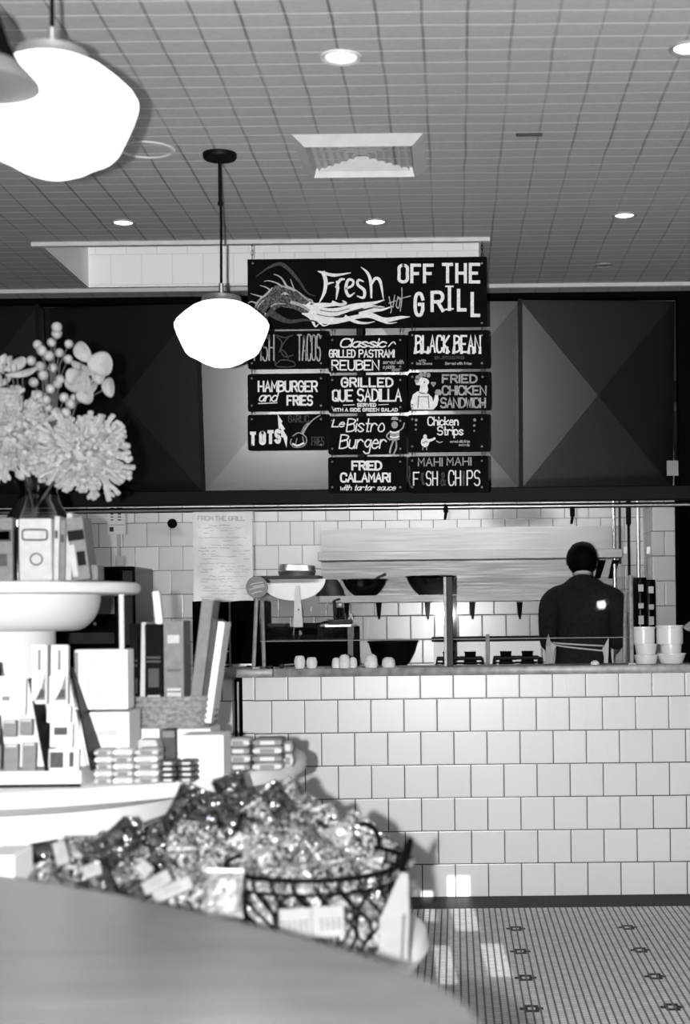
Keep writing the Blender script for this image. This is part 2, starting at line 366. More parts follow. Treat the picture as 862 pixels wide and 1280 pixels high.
tag(MB().box((st.x, HY-.031, st.z), (.055, .003, .072)).build('notice_sticker', M['mid']), 'small grey notice sticker at the right end of the hood', 'sticker')

# ------------------------------------------------------------------ ceiling fittings
def canlight(px, py, r, on, lab):
    p = PZ(px, py, ZC); t_ = thing('recessed_light', (p.x, p.y, ZC), lab, 'ceiling light', 'recessed ceiling lights')
    MB().lathe([(r, 0), (r+.003, -.004), (r*1.32, -.006), (r*1.36, 0)], n=32).build('trim_ring', M['light'] if on > 1 else M['mid'], t_, smooth=True)
    MB().lathe([(0, -.002), (r*.6, -.003), (r, -.001)], n=32).build('lens', M['lampon'] if on else M['mid'], t_, smooth=True)
for a in ((426, 71, .042, 2, 'recessed ceiling light nearest the top middle, in front of the air vent'), (154, 278, .036, 1, 'recessed ceiling light over the left end of the light well'), (469, 277, .036, 1, 'recessed ceiling light between air vent and menu board'), (780, 269, .036, 1, 'recessed ceiling light on the right above the hood'), (861, 60, .042, 1, 'recessed ceiling light cut off by the right picture edge'), (754, 331, .03, 0, 'unlit recessed ceiling light nearest the hood on the right')): canlight(*a)
p = PZ(183, 187, ZC)
tag(MB().lathe([(.078, 0), (.082, -.004), (.09, -.004), (.094, 0)], (p.x, p.y, ZC), 48).build('ceiling_ring', M['light'], smooth=True), 'round flush ring set in the tin ceiling behind the big globe lamp', 'ceiling fitting')
p = PZ(661, 167, ZC)
tag(MB().box((p.x, p.y, ZC-.004), (.085, .014, .008), bev=.003).build('ceiling_slot', M['dark']), 'narrow dark slot in the tin ceiling right of the air vent', 'ceiling fitting')
a = PZ(364, 168, ZC); b = PZ(531, 214, ZC); c0 = (a.x+PZ(529, 168, ZC).x)/2; vw = PZ(529, 168, ZC).x-a.x; vy = (a.y+b.y)/2; vd = b.y-a.y
vent = thing('air_vent', (c0, vy, ZC), 'square louvred metal air vent in the tin ceiling', 'air vent')
def sqring(o0, z0, o1, z1):
    v = []; 
    for o_, z_ in ((o0, z0), (o1, z1)):
        v += [(-vw/2*o_, -vd/2*o_, z_), (vw/2*o_, -vd/2*o_, z_), (vw/2*o_, vd/2*o_, z_), (-vw/2*o_, vd/2*o_, z_)]
    return v, [(i, (i+1) % 4, 4+(i+1) % 4, 4+i) for i in range(4)]
MB().add(*sqring(1, 0, .82, -.03)).add(*sqring(.82, -.03, .78, 0)).build('frame', M['light'], vent)
for k in range(6):
    o_ = .74-.12*k; MB().add(*sqring(o_, -.013, o_-.05, -.004)).build('louver', M['light'], vent)
MB().box((0, 0, .004), (vw*.98, vd*.98, .004)).build('backing', M['blackm'], vent)

def pendant(px, py, d, R, lab, ccz=None):
    p = P(px, py, d); o = thing('pendant_lamp', (p.x, p.y, p.z), lab, 'pendant lamp', 'schoolhouse globe pendants')
    s = R
    prof = [(.45, .50), (.62, .42), (.80, .28), (.95, .14), (1.0, .05), (.995, -.02), (.94, -.18), (.84, -.40), (.77, -.54), (.70, -.61), (.55, -.68), (.40, -.77), (.22, -.84), (0, -.87)]
    # smooth profile
    MB().lathe([(r*s, z*s) for r, z in prof], n=56).build('globe', M['globe'], o, smooth=True)
    MB().lathe([(0, .66*s), (.34*s, .66*s), (.41*s, .63*s), (.42*s, .55*s), (.46*s, .49*s), (.42*s, .46*s), (0, .46*s)], n=40).build('fitter', M['alu'], o, smooth=True)
    top = ZC-p.z
    MB().tube([(0, 0, .66*s), (0, 0, .66*s+.04)], .008, 10).build('socket_stem', M['alu'], o, smooth=True)
    MB().tube([(0, 0, .66*s+.03), (.002, 0, top*.6), (0, 0, top-.01)], .0042, 8).build('cord', M['blackm'], o, smooth=True)
    MB().tube([(0, 0, top-.16), (0, 0, top-.02)], .0065, 8).build('rod', M['black'], o, smooth=True)
    MB().ball((0, 0, top-.165), .010, 6).build('coupling', M['black'], o, smooth=True)
    MB().lathe([(0, top-.02), (.052, top-.018), (.056, top-.012), (.056, top), (0, top)], n=32).build('canopy', M['black'], o, smooth=True)
    return o
pendant(277, 408.5, 5.04, .156, 'white schoolhouse globe pendant hanging in front of the menu boards')
pendant(66, 131, 2.88, .159, 'large near white globe pendant at the top left')
p = P(-22, 92, 2.55); o = thing('pendant_lamp', p, 'cone shaded pendant lamp cut off at the top left corner', 'pendant lamp')
MB().lathe([(.012, .10), (.03, .095), (.045, .05), (.072, .0), (.074, -.006), (.07, -.004)], n=40).build('neck', M['blackm'], o, smooth=True)
MB().lathe([(.03, .05), (.06, .02), (.092, -.015), (.094, -.021), (.088, -.022), (.03, -.024), (0, -.024)], n=48).build('shade', mat('shade_enamel', .13, .4), o, smooth=True)
MB().tube([(0, 0, .09), (0, 0, ZC-p.z)], .005, 8).build('cord', M['blackm'], o)

# ------------------------------------------------------------------ chalk lettering
G = {}
for ln in """A 03 2b 43;16 36
B 03 0b;~0b 2b 4a 38 07;~07 38 46 44 23 03
C ~49 4a 3b 1b 09 05 13 33 44 45
D 03 0b;~0b 2b 49 45 23 03
E 4b 0b 03 43;07 37
F 4b 0b 03;07 37
G ~49 3b 1b 09 05 13 33 45;45 47 27
H 03 0b;43 4b;07 47
I 03 0b
K 03 0b;4b 07 43
L 0b 03 43
M 03 0b 26 4b 43
N 03 0b 43 4b
O ~2b 0a 07 04 23 44 47 4a 2b
P 03 0b;~0b 3b 49 37 07
Q ~2b 0a 07 04 23 44 47 4a 2b;25 43
R 03 0b;~0b 3b 49 37 07;27 43
S ~4a 3b 1b 09 17 37 45 33 13 04
T 0b 4b;2b 23
U ~0b 05 13 33 45 4b
V 0b 23 4b
W 0b 13 29 33 4b
& ~43 19 2b 39 05 13 23 46
a ~38 18 06 04 13 23 36;38 33
b 0b 03;~06 18 28 36 34 23 13 04
c ~37 28 18 06 04 13 23 34
d 3b 33;~37 28 18 06 04 13 23 35
e ~06 36 28 18 06 04 13 23 34
f ~3a 2b 1a 13;08 28
g ~37 28 18 06 14 24 36;~38 31 20 10 01
h 0b 03;~06 18 28 36 33
i 08 03;0a 0b
k 0b 03;38 05 33
l 0b 03
n 08 03;~06 18 28 36 33
o ~18 06 04 13 23 34 36 28 18
p 08 00;~07 18 28 36 34 23 13 04
r 08 03;~06 18 28 37
s ~37 28 18 07 16 25 34 23 13 04
t 1b 13 23;08 28
u ~08 04 13 23 35;38 33
v 08 13 28
w 08 13 26 33 48
~ ~06 17 26 37""".split('\n'):
    k, r = ln[0], ln[2:]
    G[k] = [(q.strip().startswith('~'), [(int(z[0], 36), int(z[1], 36)-3) for z in q.replace('~', '').split()]) for q in r.split(';')]
def smooth_pts(p, n=4):
    if len(p) < 3: return p
    out = []; closed = p[0] == p[-1]
    for i in range(len(p)-1):
        p1, p2 = p[i], p[i+1]; p0 = p[i-1] if i else (p[-2] if closed else p1); p3 = p[i+2] if i+2 < len(p) else (p[1] if closed else p2)
        for k in range(n):
            t_ = k/n; out.append(tuple(.5*((2*p1[j])+(-p0[j]+p2[j])*t_+(2*p0[j]-5*p1[j]+4*p2[j]-p3[j])*t_*t_+(-p0[j]+3*p1[j]-3*p2[j]+p3[j])*t_**3) for j in range(len(p1))))
    out.append(p[-1]); return out
def text(mb, s, x0, y0, x1, y1, wt, D, slant=0, gap=1.5, arc=None, jit=0, wave=None):
    """letters between pixel columns x0..x1, baseline row y1 and cap row y0, on the plane at distance D"""
    adv = []; tot = 0; x0 += wt*.45; x1 -= wt*.45; y0 += wt*.4; y1 -= wt*.4
    for ch in s:
        if ch == ' ': adv.append((ch, tot)); tot += 2.4; continue
        wd = max(pt[0] for _, st_ in G[ch] for pt in st_); adv.append((ch, tot)); tot += wd+gap
    tot -= gap; kx = (x1-x0)/tot; ky = (y1-y0)/8.0
    for ch, a in adv:
        if ch == ' ': continue
        jx, jy = random.uniform(-jit, jit), random.uniform(-jit, jit)
        for sm, st_ in G[ch]:
            pts = smooth_pts(st_) if sm else st_
            q = []
            for (x, y) in pts:
                gx = x0+(a+x)*kx+y*ky*slant+jx; f_ = (gx-x0)/(x1-x0); dy = arc(f_) if arc else 0
                q.append(P(gx, y1-y*ky+jy+dy, D))
            mb.ribbon(q, wt*D/F)
def stroke(mb, pts, wt, D, sm=True, base=0.0):
    n = len(pts); q = smooth_pts(pts, 5) if sm else pts
    if isinstance(wt, (list, tuple)):
        ws = [wt[min(len(wt)-1, int(i/max(1, len(q)-1)*(len(wt)-1)))]*(1-0)+0 for i in range(len(q))]
        ws = []
        for i in range(len(q)):
            f_ = i/(len(q)-1)*(len(wt)-1); a = int(min(f_, len(wt)-2)); ws.append((wt[a]+(wt[a+1]-wt[a])*(f_-a))*D/F)
    else: ws = wt*D/F
    mb.ribbon([P(x, y, D) for x, y in q], ws, base=base)
def fill(mb, pts, D, sm=False, base=0.0):
    q = smooth_pts(pts+[pts[0]], 4)[:-1] if sm else pts
    mb.prism([P(x, y, D)+Vector((0, -.0006-base, 0)) for x, y in q], (0, .0006, 0))
def disc(mb, x, y, r, D, ry=None, base=0.0):
    fill(mb, [(x+r*math.cos(i*PI/8), y+(ry or r)*math.sin(i*PI/8)) for i in range(16)], D, base=base)

BD = 6.22
def board(x0, y0, x1, y1, lab, r=3, dz=0):
    a = P(x0, y1, BD); b = P(x1, y0, BD); cx_, cz = (a.x+b.x)/2, (a.z+b.z)/2
    # level board around its pixel centre
    c = P((x0+x1)/2, (y0+y1)/2, BD); wd = (x1-x0)*BD/F; h = (y1-y0)*BD/F; rr = r*BD/F
    o = thing('menu_board', (c.x, c.y+.004, c.z-h/2), lab, 'menu board', 'hanging chalkboard menu')
    poly = []
    for sx, sz, a0 in ((1, 1, 0), (-1, 1, 90), (-1, -1, 180), (1, -1, 270)):
        for k in range(4):
            an = math.radians(a0+k*30); poly.append(Vector((sx*(wd/2-rr)+rr*math.cos(an), -.004, h/2+sz*(h/2-rr)+rr*math.sin(an))))
    MB().prism(poly, (0, .008, 0)).build('panel', M['board'], o)
    return o, Vector(o.location)
def put(mb, name, m, o, loc):
    if not mb.v: return
    mb.v = [v-loc for v in mb.v]; mb.v = [v+Vector((0, .0, 0)) for v in mb.v]
    return mb.build(name, m, o)
def bolts(o, loc, x0, y0, x1, y1):
    for bx, by in ((x0+5, y0+6), (x1-8, y0+6), (x0+5, y1-7), (x1-8, y1-7)):
        m_ = MB(); m_.lathe([(0, -.0022), (.0035, -.002), (.0045, 0)], P(bx, by, BD), 10, Matrix.Rotation(-PI/2, 3, 'X')); m_.v = [v-loc for v in m_.v]
        m_.build('rivet', M['chalkd'], o)
# header
o, L = board(309.5, 322.5, 608.5, 410, 'wide chalkboard header with dragon drawing, topmost of the hanging menu', 1)
a, b, h_, g = MB(), MB(), MB(), MB()
# dragon: neck, head, horns, spines (grey hatch) with pale outline strokes
fill(h_, [(318, 392), (318, 378), (326, 372), (334, 364), (344, 357), (356, 356), (366, 362), (376, 368), (384, 374), (389, 379), (381, 386), (371, 381), (360, 380), (350, 384), (342, 388), (334, 397), (336, 409), (322, 409), (317, 400)], BD)
for pts, wt in (([(317, 388), (324, 375), (333, 368), (340, 360)], [1, 2.2, 1.2]), ([(329, 408), (330, 396), (336, 386), (344, 380), (356, 380)], [1.2, 2.2, 1]), ([(352, 358), (346, 354), (336, 351), (330, 352)], [2.4, 1.6, .6]), ([(357, 356), (352, 348), (346, 344), (342, 343)], [2.6, 1.6, .6]), ([(338, 363), (332, 359), (325, 357)], [2.2, 1.4, .5]), ([(327, 371), (320, 369), (313, 367)], [2.2, 1.4, .5]), ([(320, 379), (314, 377), (310, 379)], [2, 1.2, .5]),
                ([(368, 363), (365, 355), (363, 349)], [2, 1.2, .5]), ([(389, 378), (382, 373), (374, 366), (366, 361), (357, 357)], 1.3), ([(364, 378), (372, 380), (380, 384), (386, 388)], [3.5, 4, 3]), ([(352, 368), (356, 366), (360, 368)], 1.4)): stroke(b, pts, wt, BD, base=.0006)
disc(b, 356.5, 367.5, 1.6, BD, base=.0008)
fill(h_, [(348, 360), (358, 357), (368, 361), (380, 369), (392, 378), (388, 381), (376, 376), (364, 374), (352, 376), (344, 370)], BD, True, base=.0003)
fill(h_, [(352, 378), (364, 378), (376, 383), (386, 390), (378, 391), (366, 386), (354, 384)], BD, True, base=.0003)
for pts, wt in (([(352, 358), (360, 360), (368, 364)], [1, 2, 1]), ([(386, 374), (390, 376), (391, 380)], [1.4, 1.6, .8]), ([(320, 396), (322, 384), (330, 375)], [.8, 1.6, 1])): stroke(b, pts, wt, BD, base=.0009)
stroke(g, [(320, 346), (335, 335), (350, 330), (362, 338), (374, 352), (384, 366), (394, 370)], [1, 3, 5, 4, 2, .8], BD)
stroke(g, [(336, 388), (346, 396), (362, 402), (380, 400), (396, 402)], [10, 8, 5, 3, 1], BD)
# flame
for pts, wt in (([(380, 386), (392, 390), (408, 392), (424, 389), (440, 384), (456, 381), (470, 378), (480, 375)], [10, 15, 14, 9, 8, 6, 3, .8]), ([(382, 390), (396, 397), (412, 401), (428, 400), (446, 396), (462, 394), (480, 400), (500, 397), (512, 396)], [9, 11, 9, 6, 5, 7, 6, 4, .5]),
                ([(384, 384), (398, 382), (414, 381), (430, 381)], [7, 7, 4, 1]), ([(416, 378), (424, 381), (432, 379), (428, 376)], [4, 4, 3, 1]), ([(432, 396), (444, 402), (456, 404), (468, 402)], [4, 4, 2.5, .6]), ([(385, 392), (390, 400), (394, 408), (398, 405)], [5, 4, 2, .8]), ([(398, 401), (404, 407), (412, 405)], [4, 2, .7]), ([(450, 392), (466, 388), (478, 387), (490, 383)], [4, 5, 3, .7]), ([(455, 385), (468, 383), (480, 384)], [3, 3, .7]), ([(382, 384), (388, 378), (394, 380)], [4, 2, .7]), ([(470, 398), (484, 404), (496, 403)], [3, 2, .5])): stroke(a, pts, wt, BD)
for pts in ([(400, 388), (418, 390), (436, 386)], [(396, 393), (412, 396), (430, 394)], [(440, 389), (458, 386), (474, 382)]): stroke(g, pts, .9, BD, base=.0012)
# Fresh / HOT
for pts, wt in (([(397, 339), (404, 341), (418, 344), (438, 341)], [.6, 3.5, 4, .8]), ([(404, 341), (407, 352), (405, 366), (399, 378)], [5, 5, 4, .8]), ([(406, 356), (412, 354), (417, 353)], [3, 2.4, .8]), ([(421, 352), (422, 360), (420, 374)], [2.5, 4, 1]), ([(420, 359), (425, 350), (430, 349)], [2.5, 3.6, 2]), ([(432, 361), (440, 357), (441, 351), (435, 350), (432, 361), (436, 370), (443, 366)], [2.5, 3, 3, 3.4, 4, 3.6, 1]), ([(454, 352), (448, 350), (447, 356), (455, 363), (454, 372), (446, 370)], [1.4, 3, 3.4, 4, 3.4, 1]), ([(451, 334), (459, 341), (463, 352), (464, 372)], [.7, 3.4, 4, 2]), ([(464, 356), (469, 348), (475, 352), (479, 374)], [2, 3.6, 4, .7])): stroke(a, pts, wt, BD)
for pts in ([(486, 371), (489, 386), (488, 391)], [(493, 369), (491, 384)], [(486, 379), (494, 376)], [(497, 372), (495, 382), (498, 385), (500, 374), (497, 371)], [(497, 374), (513, 370)], [(502, 360), (502, 374), (500, 389)]): stroke(b, pts, 1.2, BD)
for s_, x0, x1 in (('OFF', 497, 542), ('THE', 552, 600)):
    text(a, s_, x0, 330 if s_ == 'OFF' else 329, x1, 354, 3.9, BD, gap=2.3)
for s_, x0, y0, x1, y1 in (('G', 517, 366, 530, 395), ('R', 538, 364, 555, 390), ('I', 561.5, 359, 561.5, 387), ('L', 571, 361, 583, 389), ('L', 588, 365, 600, 396)):
    if s_ == 'I': stroke(a, [(561.5, y0), (561.5, y1)], 4.2, BD, False); stroke(a, [(557, 358), (566, 358)], 2, BD, False); stroke(a, [(556, 387), (566, 386)], 2, BD, False)
    else: text(a, s_, x0, y0, x1, y1, 4.2, BD)
for m_ in (g,): m_.v = [v+Vector((0, -.0006, 0)) for v in m_.v]
put(a, 'chalk_lettering', M['chalk'], o, L); put(b, 'chalk_outline', mat('chalk_soft', .38, .9, var=.3, sc=90), o, L); put(h_, 'chalk_dragon', M['chalkh'], o, L); put(g, 'faint_chalk', M['chalkf'], o, L)
bolts(o, L, 311, 323, 610, 411)
# small boards
def small(x0, y0, x1, y1, lab, fn):
    o, L = board(x0, y0, x1, y1, lab); a, b, g = MB(), MB(), MB(); fn(a, b, g)
    put(a, 'chalk_lettering', M['chalk'], o, L); put(b, 'chalk_drawing', mat('chalk_soft', .3, .9, var=.3, sc=90), o, L); put(g, 'faint_chalk', M['chalkf'], o, L); bolts(o, L, x0, y0, x1, y1)
def f1(a, b, g):
    text(b, 'FISH', 317, 418, 343, 451, 1.8, BD); text(b, 'TACOS', 371, 418, 401, 451, 1.8, BD, gap=1.2)
    for pts in ([(345, 419), (356, 422), (366, 419)], [(362, 420), (355, 428), (351, 438), (356, 446), (366, 444)], [(346, 421), (352, 428), (349, 440)], [(344, 456), (352, 450), (366, 452), (367, 458), (346, 458), (344, 452)], [(350, 436), (356, 440), (360, 448)]): stroke(g, pts, 1.4, BD)
small(309.5, 414, 409, 461, 'narrow lettered fish tacos chalkboard at the upper left, partly behind the globe', f1)
def f2(a, b, g):
    text(a, 'HAMBURGER', 322, 476, 397, 490, 2.2, BD, gap=1.3); text(a, 'and', 323, 490, 346, 502, 1.6, BD, slant=.25, gap=.8); text(a, 'FRIES', 358, 494, 391, 507, 2.3, BD); stroke(a, [(323, 504.5), (346, 503.5)], 1.2, BD, False)
small(309.5, 467, 409, 514, 'chalkboard sign reading hamburger and fries', f2)
def f3(a, b, g):
    for s_, x, y in (('T', 312, 541), ('O', 324, 540), ('T', 334, 539), ('S', 343, 538)):
        text(a, s_, x, y-1, x+8, y+16, 4.0, BD)
    fill(a, [(347, 518), (353, 527), (351.5, 529), (356, 536), (354, 538), (359, 546), (358, 560), (354, 547), (351, 546), (351, 536), (348, 536)], BD)
    text(g, 'GARLIC', 360, 519, 386, 528, 1.2, BD); text(g, 'FRIES', 389, 546, 405, 557, 1.2, BD)
    stroke(b, [(364, 549), (363, 554), (368, 559), (378, 558), (383, 552), (381, 545), (373, 541), (366, 545)], 1.3, BD); stroke(a, [(366, 555), (372, 557), (379, 554)], 2.2, BD); stroke(b, [(371, 548), (369, 556)], 1, BD); stroke(b, [(378, 546), (380, 555)], 1, BD)
    stroke(b, [(378, 542), (384, 532), (392, 524), (400, 519)], [3, 2, 1.4, .8], BD); stroke(b, [(376, 541), (381, 532), (385, 529)], 1, BD)
small(309.5, 518, 409, 563, 'chalkboard sign reading tots with lightning bolt and pan drawing', f3)
def f4(a, b, g):
    text(a, 'Classic', 424, 423, 482, 434.5, 1.9, BD, slant=.3, gap=.7); stroke(a, [(485.5, 433), (489, 429), (492, 427.5), (494, 430)], 1.3, BD)
    text(a, 'GRILLED', 411, 437, 444, 447, 1.6, BD, gap=1.2); text(a, 'PASTRAMI', 448, 437, 493, 447, 1.6, BD, gap=1.2)
    text(a, 'REUBEN', 414, 450, 474, 463, 1.9, BD, gap=1.2)
    text(b, 'served with', 478, 450, 504, 455, .8, BD, slant=.2, gap=1); text(b, 'a pickle', 478, 456, 493, 461, .8, BD, slant=.2); text(b, 'spear', 489, 459, 501, 464, .8, BD, slant=.2)
small(410, 419, 508, 465, 'chalkboard sign reading classic grilled pastrami reuben', f4)
def f5(a, b, g):
    text(a, 'GRILLED', 426, 472, 491, 484, 2.3, BD, gap=1.7); text(a, 'QUE', 415, 487, 441, 502, 2.2, BD, gap=1.2); text(a, 'SADILLA', 446, 486, 502, 502, 2.2, BD, gap=1.2)
    text(a, 'SERVED', 446, 504, 470, 508.5, 1.1, BD, gap=1.8); stroke(a, [(429, 506.5), (443, 506)], .9, BD, False); stroke(a, [(473, 506), (485, 505.5)], .9, BD, False)
    text(a, 'WITH A SIDE GREEN SALAD', 415, 510, 497, 514.5, 1.1, BD, gap=1.8)
small(410, 469, 508, 516, 'chalkboard sign reading grilled quesadilla', f5)
def f6(a, b, g):
    text(a, 'Le', 414, 524, 430, 534, 1.5, BD, slant=.3, gap=.6); text(a, 'Bistro', 432, 523, 480, 540, 1.6, BD, slant=.15, gap=1.0)
    text(a, 'Burger', 423, 543, 482, 561, 1.7, BD, slant=.15, gap=1.0)
    disc(b, 493, 531, 4, BD, 4.6); fill(b, [(488, 525), (498, 525), (496, 521), (490, 521)], BD)
    for k in range(4): stroke(a if k % 2 == 0 else b, [(488, 540+3*k), (493, 541+3*k), (498, 539.5+3*k)], 2.4, BD)
    stroke(b, [(488, 539), (483, 545), (487, 550)], 1.6, BD); stroke(b, [(498, 539), (503, 535), (505, 529)], 1.6, BD); stroke(b, [(491, 552), (488, 560), (487, 566)], 2, BD); stroke(b, [(495, 552), (495, 560), (492, 567)], 2, BD)
small(410, 520, 508, 568, 'chalkboard sign with cursive burger lettering and little striped figure', f6)
def f7(a, b, g):
    text(a, 'FRIED', 439, 576, 477, 588, 2.5, BD, gap=1.3); text(a, 'CALAMARI', 425, 591, 488, 603, 2.3, BD, gap=1.2); text(a, 'with tartar sauce', 424, 606, 494, 613, 1.1, BD, slant=.3, gap=.9)
small(410, 571, 508, 616, 'chalkboard sign reading fried calamari', f7)
def f8(a, b, g):
    for s_, x0, x1 in (('BLACK', 518.5, 562), ('BEAN', 566.5, 601)):
        text(a, s_, x0, 419, x1, 441, 2.5, BD, gap=1.5)
    for x in (519, 527, 535, 559, 567, 577, 586, 592, 600): stroke(a, [(x, 434), (x-.5, 441)], [2.2, 3.6], BD, False)
    text(g, 'BURGERS', 543, 445, 580, 449, 1.0, BD); text(b, 'with', 523, 449, 532, 452, .6, BD); text(b, 'Jack Cheese'.replace('J', 'I'), 520, 452.5, 540, 456, .7, BD); text(b, 'Served with fries', 556, 452.5, 589, 456, .8, BD)
small(510, 413, 610, 461, 'bold lettered black bean chalkboard at the upper right', f8)
def f9(a, b, g):
    text(b, 'FRIED', 552, 468, 596, 479, 2.3, BD, gap=1.6); text(b, 'CHICKEN', 552, 482, 608, 494, 2.2, BD, gap=1.2); text(b, 'SANDWICH', 550, 497, 607, 510, 2.2, BD, gap=1.1)
    fill(a, [(514, 512), (513, 503), (516, 493), (522, 489), (527, 491), (535, 492), (540, 497), (541, 503), (543, 496), (544, 491), (547, 493), (548, 499), (546, 507), (541, 512)], BD)   # shoulders and arm
    fill(a, [(524, 491), (525, 482), (520, 481), (519, 476), (523, 473), (528, 472), (534, 474), (536, 478), (534, 482), (535, 487), (532, 492)], BD, True)  # head
    for x, y in ((522, 472), (526, 469), (531, 468), (535, 469), (521, 476)): disc(b, x, y, 3, BD, base=.0004)
    stroke(g, [(523, 495), (522, 510)], 1, BD, base=.001); stroke(g, [(535, 495), (536, 510)], 1, BD, base=.001); stroke(g, [(523, 496), (535, 496)], 1, BD, base=.001); disc(g, 530, 478, .9, BD, base=.001)
    fill(b, [(543, 490), (545, 487), (550, 487), (552, 490), (551, 494), (544, 494)], BD, base=.001); disc(b, 540, 479, 1.7, BD); disc(b, 543, 479, 1.7, BD); fill(b, [(538.6, 480), (544.4, 480), (541.5, 484)], BD)
small(510, 465, 611, 513, 'chalkboard sign reading fried chicken sandwich with a cook drawing', f9)
def star(m_, x, y, r):
    fill(m_, [(x+(r if i % 2 == 0 else r*.42)*math.sin(i*PI/5), y-(r if i % 2 == 0 else r*.42)*math.cos(i*PI/5)) for i in range(10)], BD)
def f10(a, b, g):
    text(a, 'Chicken', 534, 521, 573, 532, 1.6, BD, gap=1.0); text(a, 'Strips', 546, 533, 579, 544, 1.6, BD, gap=1.1)
    for x, y, r in ((520, 525, 2.6), (519.5, 531, 1.9), (519.5, 537, 1.9), (593, 525, 2.8), (592.5, 532, 2.2), (592.5, 538.5, 1.6)): star(b, x, y, r)
    disc(a, 531, 553, 5.2, BD, 6); disc(a, 531, 545.5, 2.4, BD); stroke(a, [(534, 551), (539, 550), (543, 548)], [4, 3, 2.4], BD); stroke(b, [(529, 558), (528, 562)], 1.3, BD, False); stroke(b, [(533, 558), (533, 562)], 1.3, BD, False); stroke(g, [(528, 554), (532, 552), (534, 553)], .9, BD, base=.001); stroke(b, [(545, 551), (549, 553), (553, 552)], [1, 2, .7], BD)
    text(b, 'served with fries', 562, 550, 587, 553.5, .8, BD); text(b, 'and a dip', 573, 554.5, 587, 557.5, .7, BD)
small(510, 518, 610, 565, 'chalkboard sign reading chicken strips with stars and a bird drawing', f10)
def f11(a, b, g):
    c = MB()
    text(b, 'MAHI', 522, 572, 553, 583, 1.5, BD, gap=1.5); text(b, 'MAHI', 558, 571.5, 589, 582, 1.5, BD, gap=1.5)
    text(a, 'F', 516, 590, 524, 607, 1.6, BD); text(a, 'SH', 532, 589, 547, 607, 1.6, BD); text(a, 'CH', 560, 588, 576, 607, 1.6, BD); text(a, 'PS', 583, 588, 600, 607, 1.6, BD)
    stroke(g, [(528, 592), (527, 598), (529, 605)], 3, BD); text(g, '&', 550, 590, 557, 607, 1.8, BD); stroke(g, [(579, 590), (579, 606)], 3, BD)
    stroke(g, [(511, 583), (512, 592), (511, 600), (513, 608)], 1.6, BD)
small(510, 570, 610, 616, 'chalkboard sign reading mahi mahi fish and chips, lowest on the right', f11)
# links between boards, and the two hanging chains of the header
def link(px, y0, y1, D, lab):
    a = P(px, y0, D); b = P(px, y1, D); mb = MB()
    n = max(1, int(abs(b.z-a.z)/.016)); st_ = (b.z-a.z)/n
    for k in range(n):
        cz = a.z+st_*(k+.5); pts = []
        for i in range(11):
            an = 2*PI*i/10; x, z = .0035*math.cos(an), abs(st_)*.62*math.sin(an)
            pts.append((a.x+(x if k % 2 == 0 else 0), a.y-.006+(0 if k % 2 == 0 else x), cz+z))
        mb.tube(pts, .0012, 5, cap=False)
    tag(mb.build('chain', M['black'], smooth=True), lab, 'chain')
zt_ = P(314, 300, BD)
link(315, 302, 331, BD, 'short chain holding the left end of the header board'); link(602, 297, 328, BD, 'short chain holding the right end of the header board')
rows = ('top', 'second', 'third', 'fourth')
for ci, (xa, xb, ys_, nm) in enumerate(((315, 401, (413, 464, 516), 'left'), (415, 500, (414, 467, 518, 569.5), 'middle'), (515, 602, (411.5, 463, 515.5, 567.5), 'right'))):
    for ri, y in enumerate(ys_):
        for x, sd in ((xa, 'left'), (xb, 'right')): link(x, y-6, y+6, BD, f'small {sd} chain link above the {rows[ri]} board of the {nm} menu column')
tag(MB().box(P(450, 480, 6.26), (.026, .012, .62)).build('support_bar', M['black']), 'upright black bar behind the middle column of menu boards', 'bar')

# ------------------------------------------------------------------ kitchen behind the opening
def pbox(mb, x0, y0, x1, y1, d, dep, org, bev=0):      # block whose front face spans these picture columns/rows at distance d
    c = P((x0+x1)/2, (y0+y1)/2, d); return mb.box(Vector((c.x, c.y+dep/2, c.z))-org, ((x1-x0)*d/F, dep, (y1-y0)*d/F), bev=bev)
o0 = P(588, 752, 9.35); sh = thing('stainless_shelf_unit', o0, 'long stainless wall shelf unit with two shelves on the kitchen wall', 'shelf')
def sp(name, x0, y0, x1, y1, d, dep, m, bev=0): return pbox(MB(), x0, y0, x1, y1, d, dep, o0, bev).build(name, m, sh)
sp('back_panel', 401, 659, 776, 748, 9.66, .03, M['splash'])
sp('upper_shelf', 397, 688, 778, 699, 9.4, .27, M['splash'], .003); sp('lower_shelf', 398, 743, 772, 752, 9.35, .32, M['splash'], .003)
for x in (748, 765): MB().prism([P(x, 700, 9.4)-o0, P(x+9, 700, 9.4)-o0, P(x+2, 723, 9.6)-o0, P(x-5, 723, 9.6)-o0], (0, .02, 0)).build('bracket', M['black'], sh)
zb = P(588, 743, 9.35).z
def bowl(px, d, wpx, hpx, z, lab, name='mixing_bowl', m=None, sub=True):
    R_ = wpx*d/F/2; h = hpx*d/F; p = P(px, 740, d); o = thing(name, (p.x, p.y+.0, z), lab, 'bowl')
    MB().lathe([(0, 0), (R_*.45, 0), (R_*.66, h*.25), (R_*.86, h*.62), (R_*.95, h*.94), (R_*.93, h*.94), (R_*.8, h*.6), (R_*.6, h*.28), (R_*.4, h*.06), (0, h*.05)], n=40).build('bowl_body', m or M['blackg'], o, smooth=True)
    MB().lathe([(R_*.94, h*.93), (R_, h*.94), (R_*1.01, h*.98), (R_*.97, h), (R_*.93, h*.97)], n=40).build('rim', m or M['blackg'], o, smooth=True); return o
bowl(456, 9.5, 59, 21, zb, 'black mixing bowl holding a spoon on the stainless shelf')
bowl(538.5, 9.5, 65, 24, zb, 'wider black mixing bowl on the stainless shelf, behind the middle guard post')
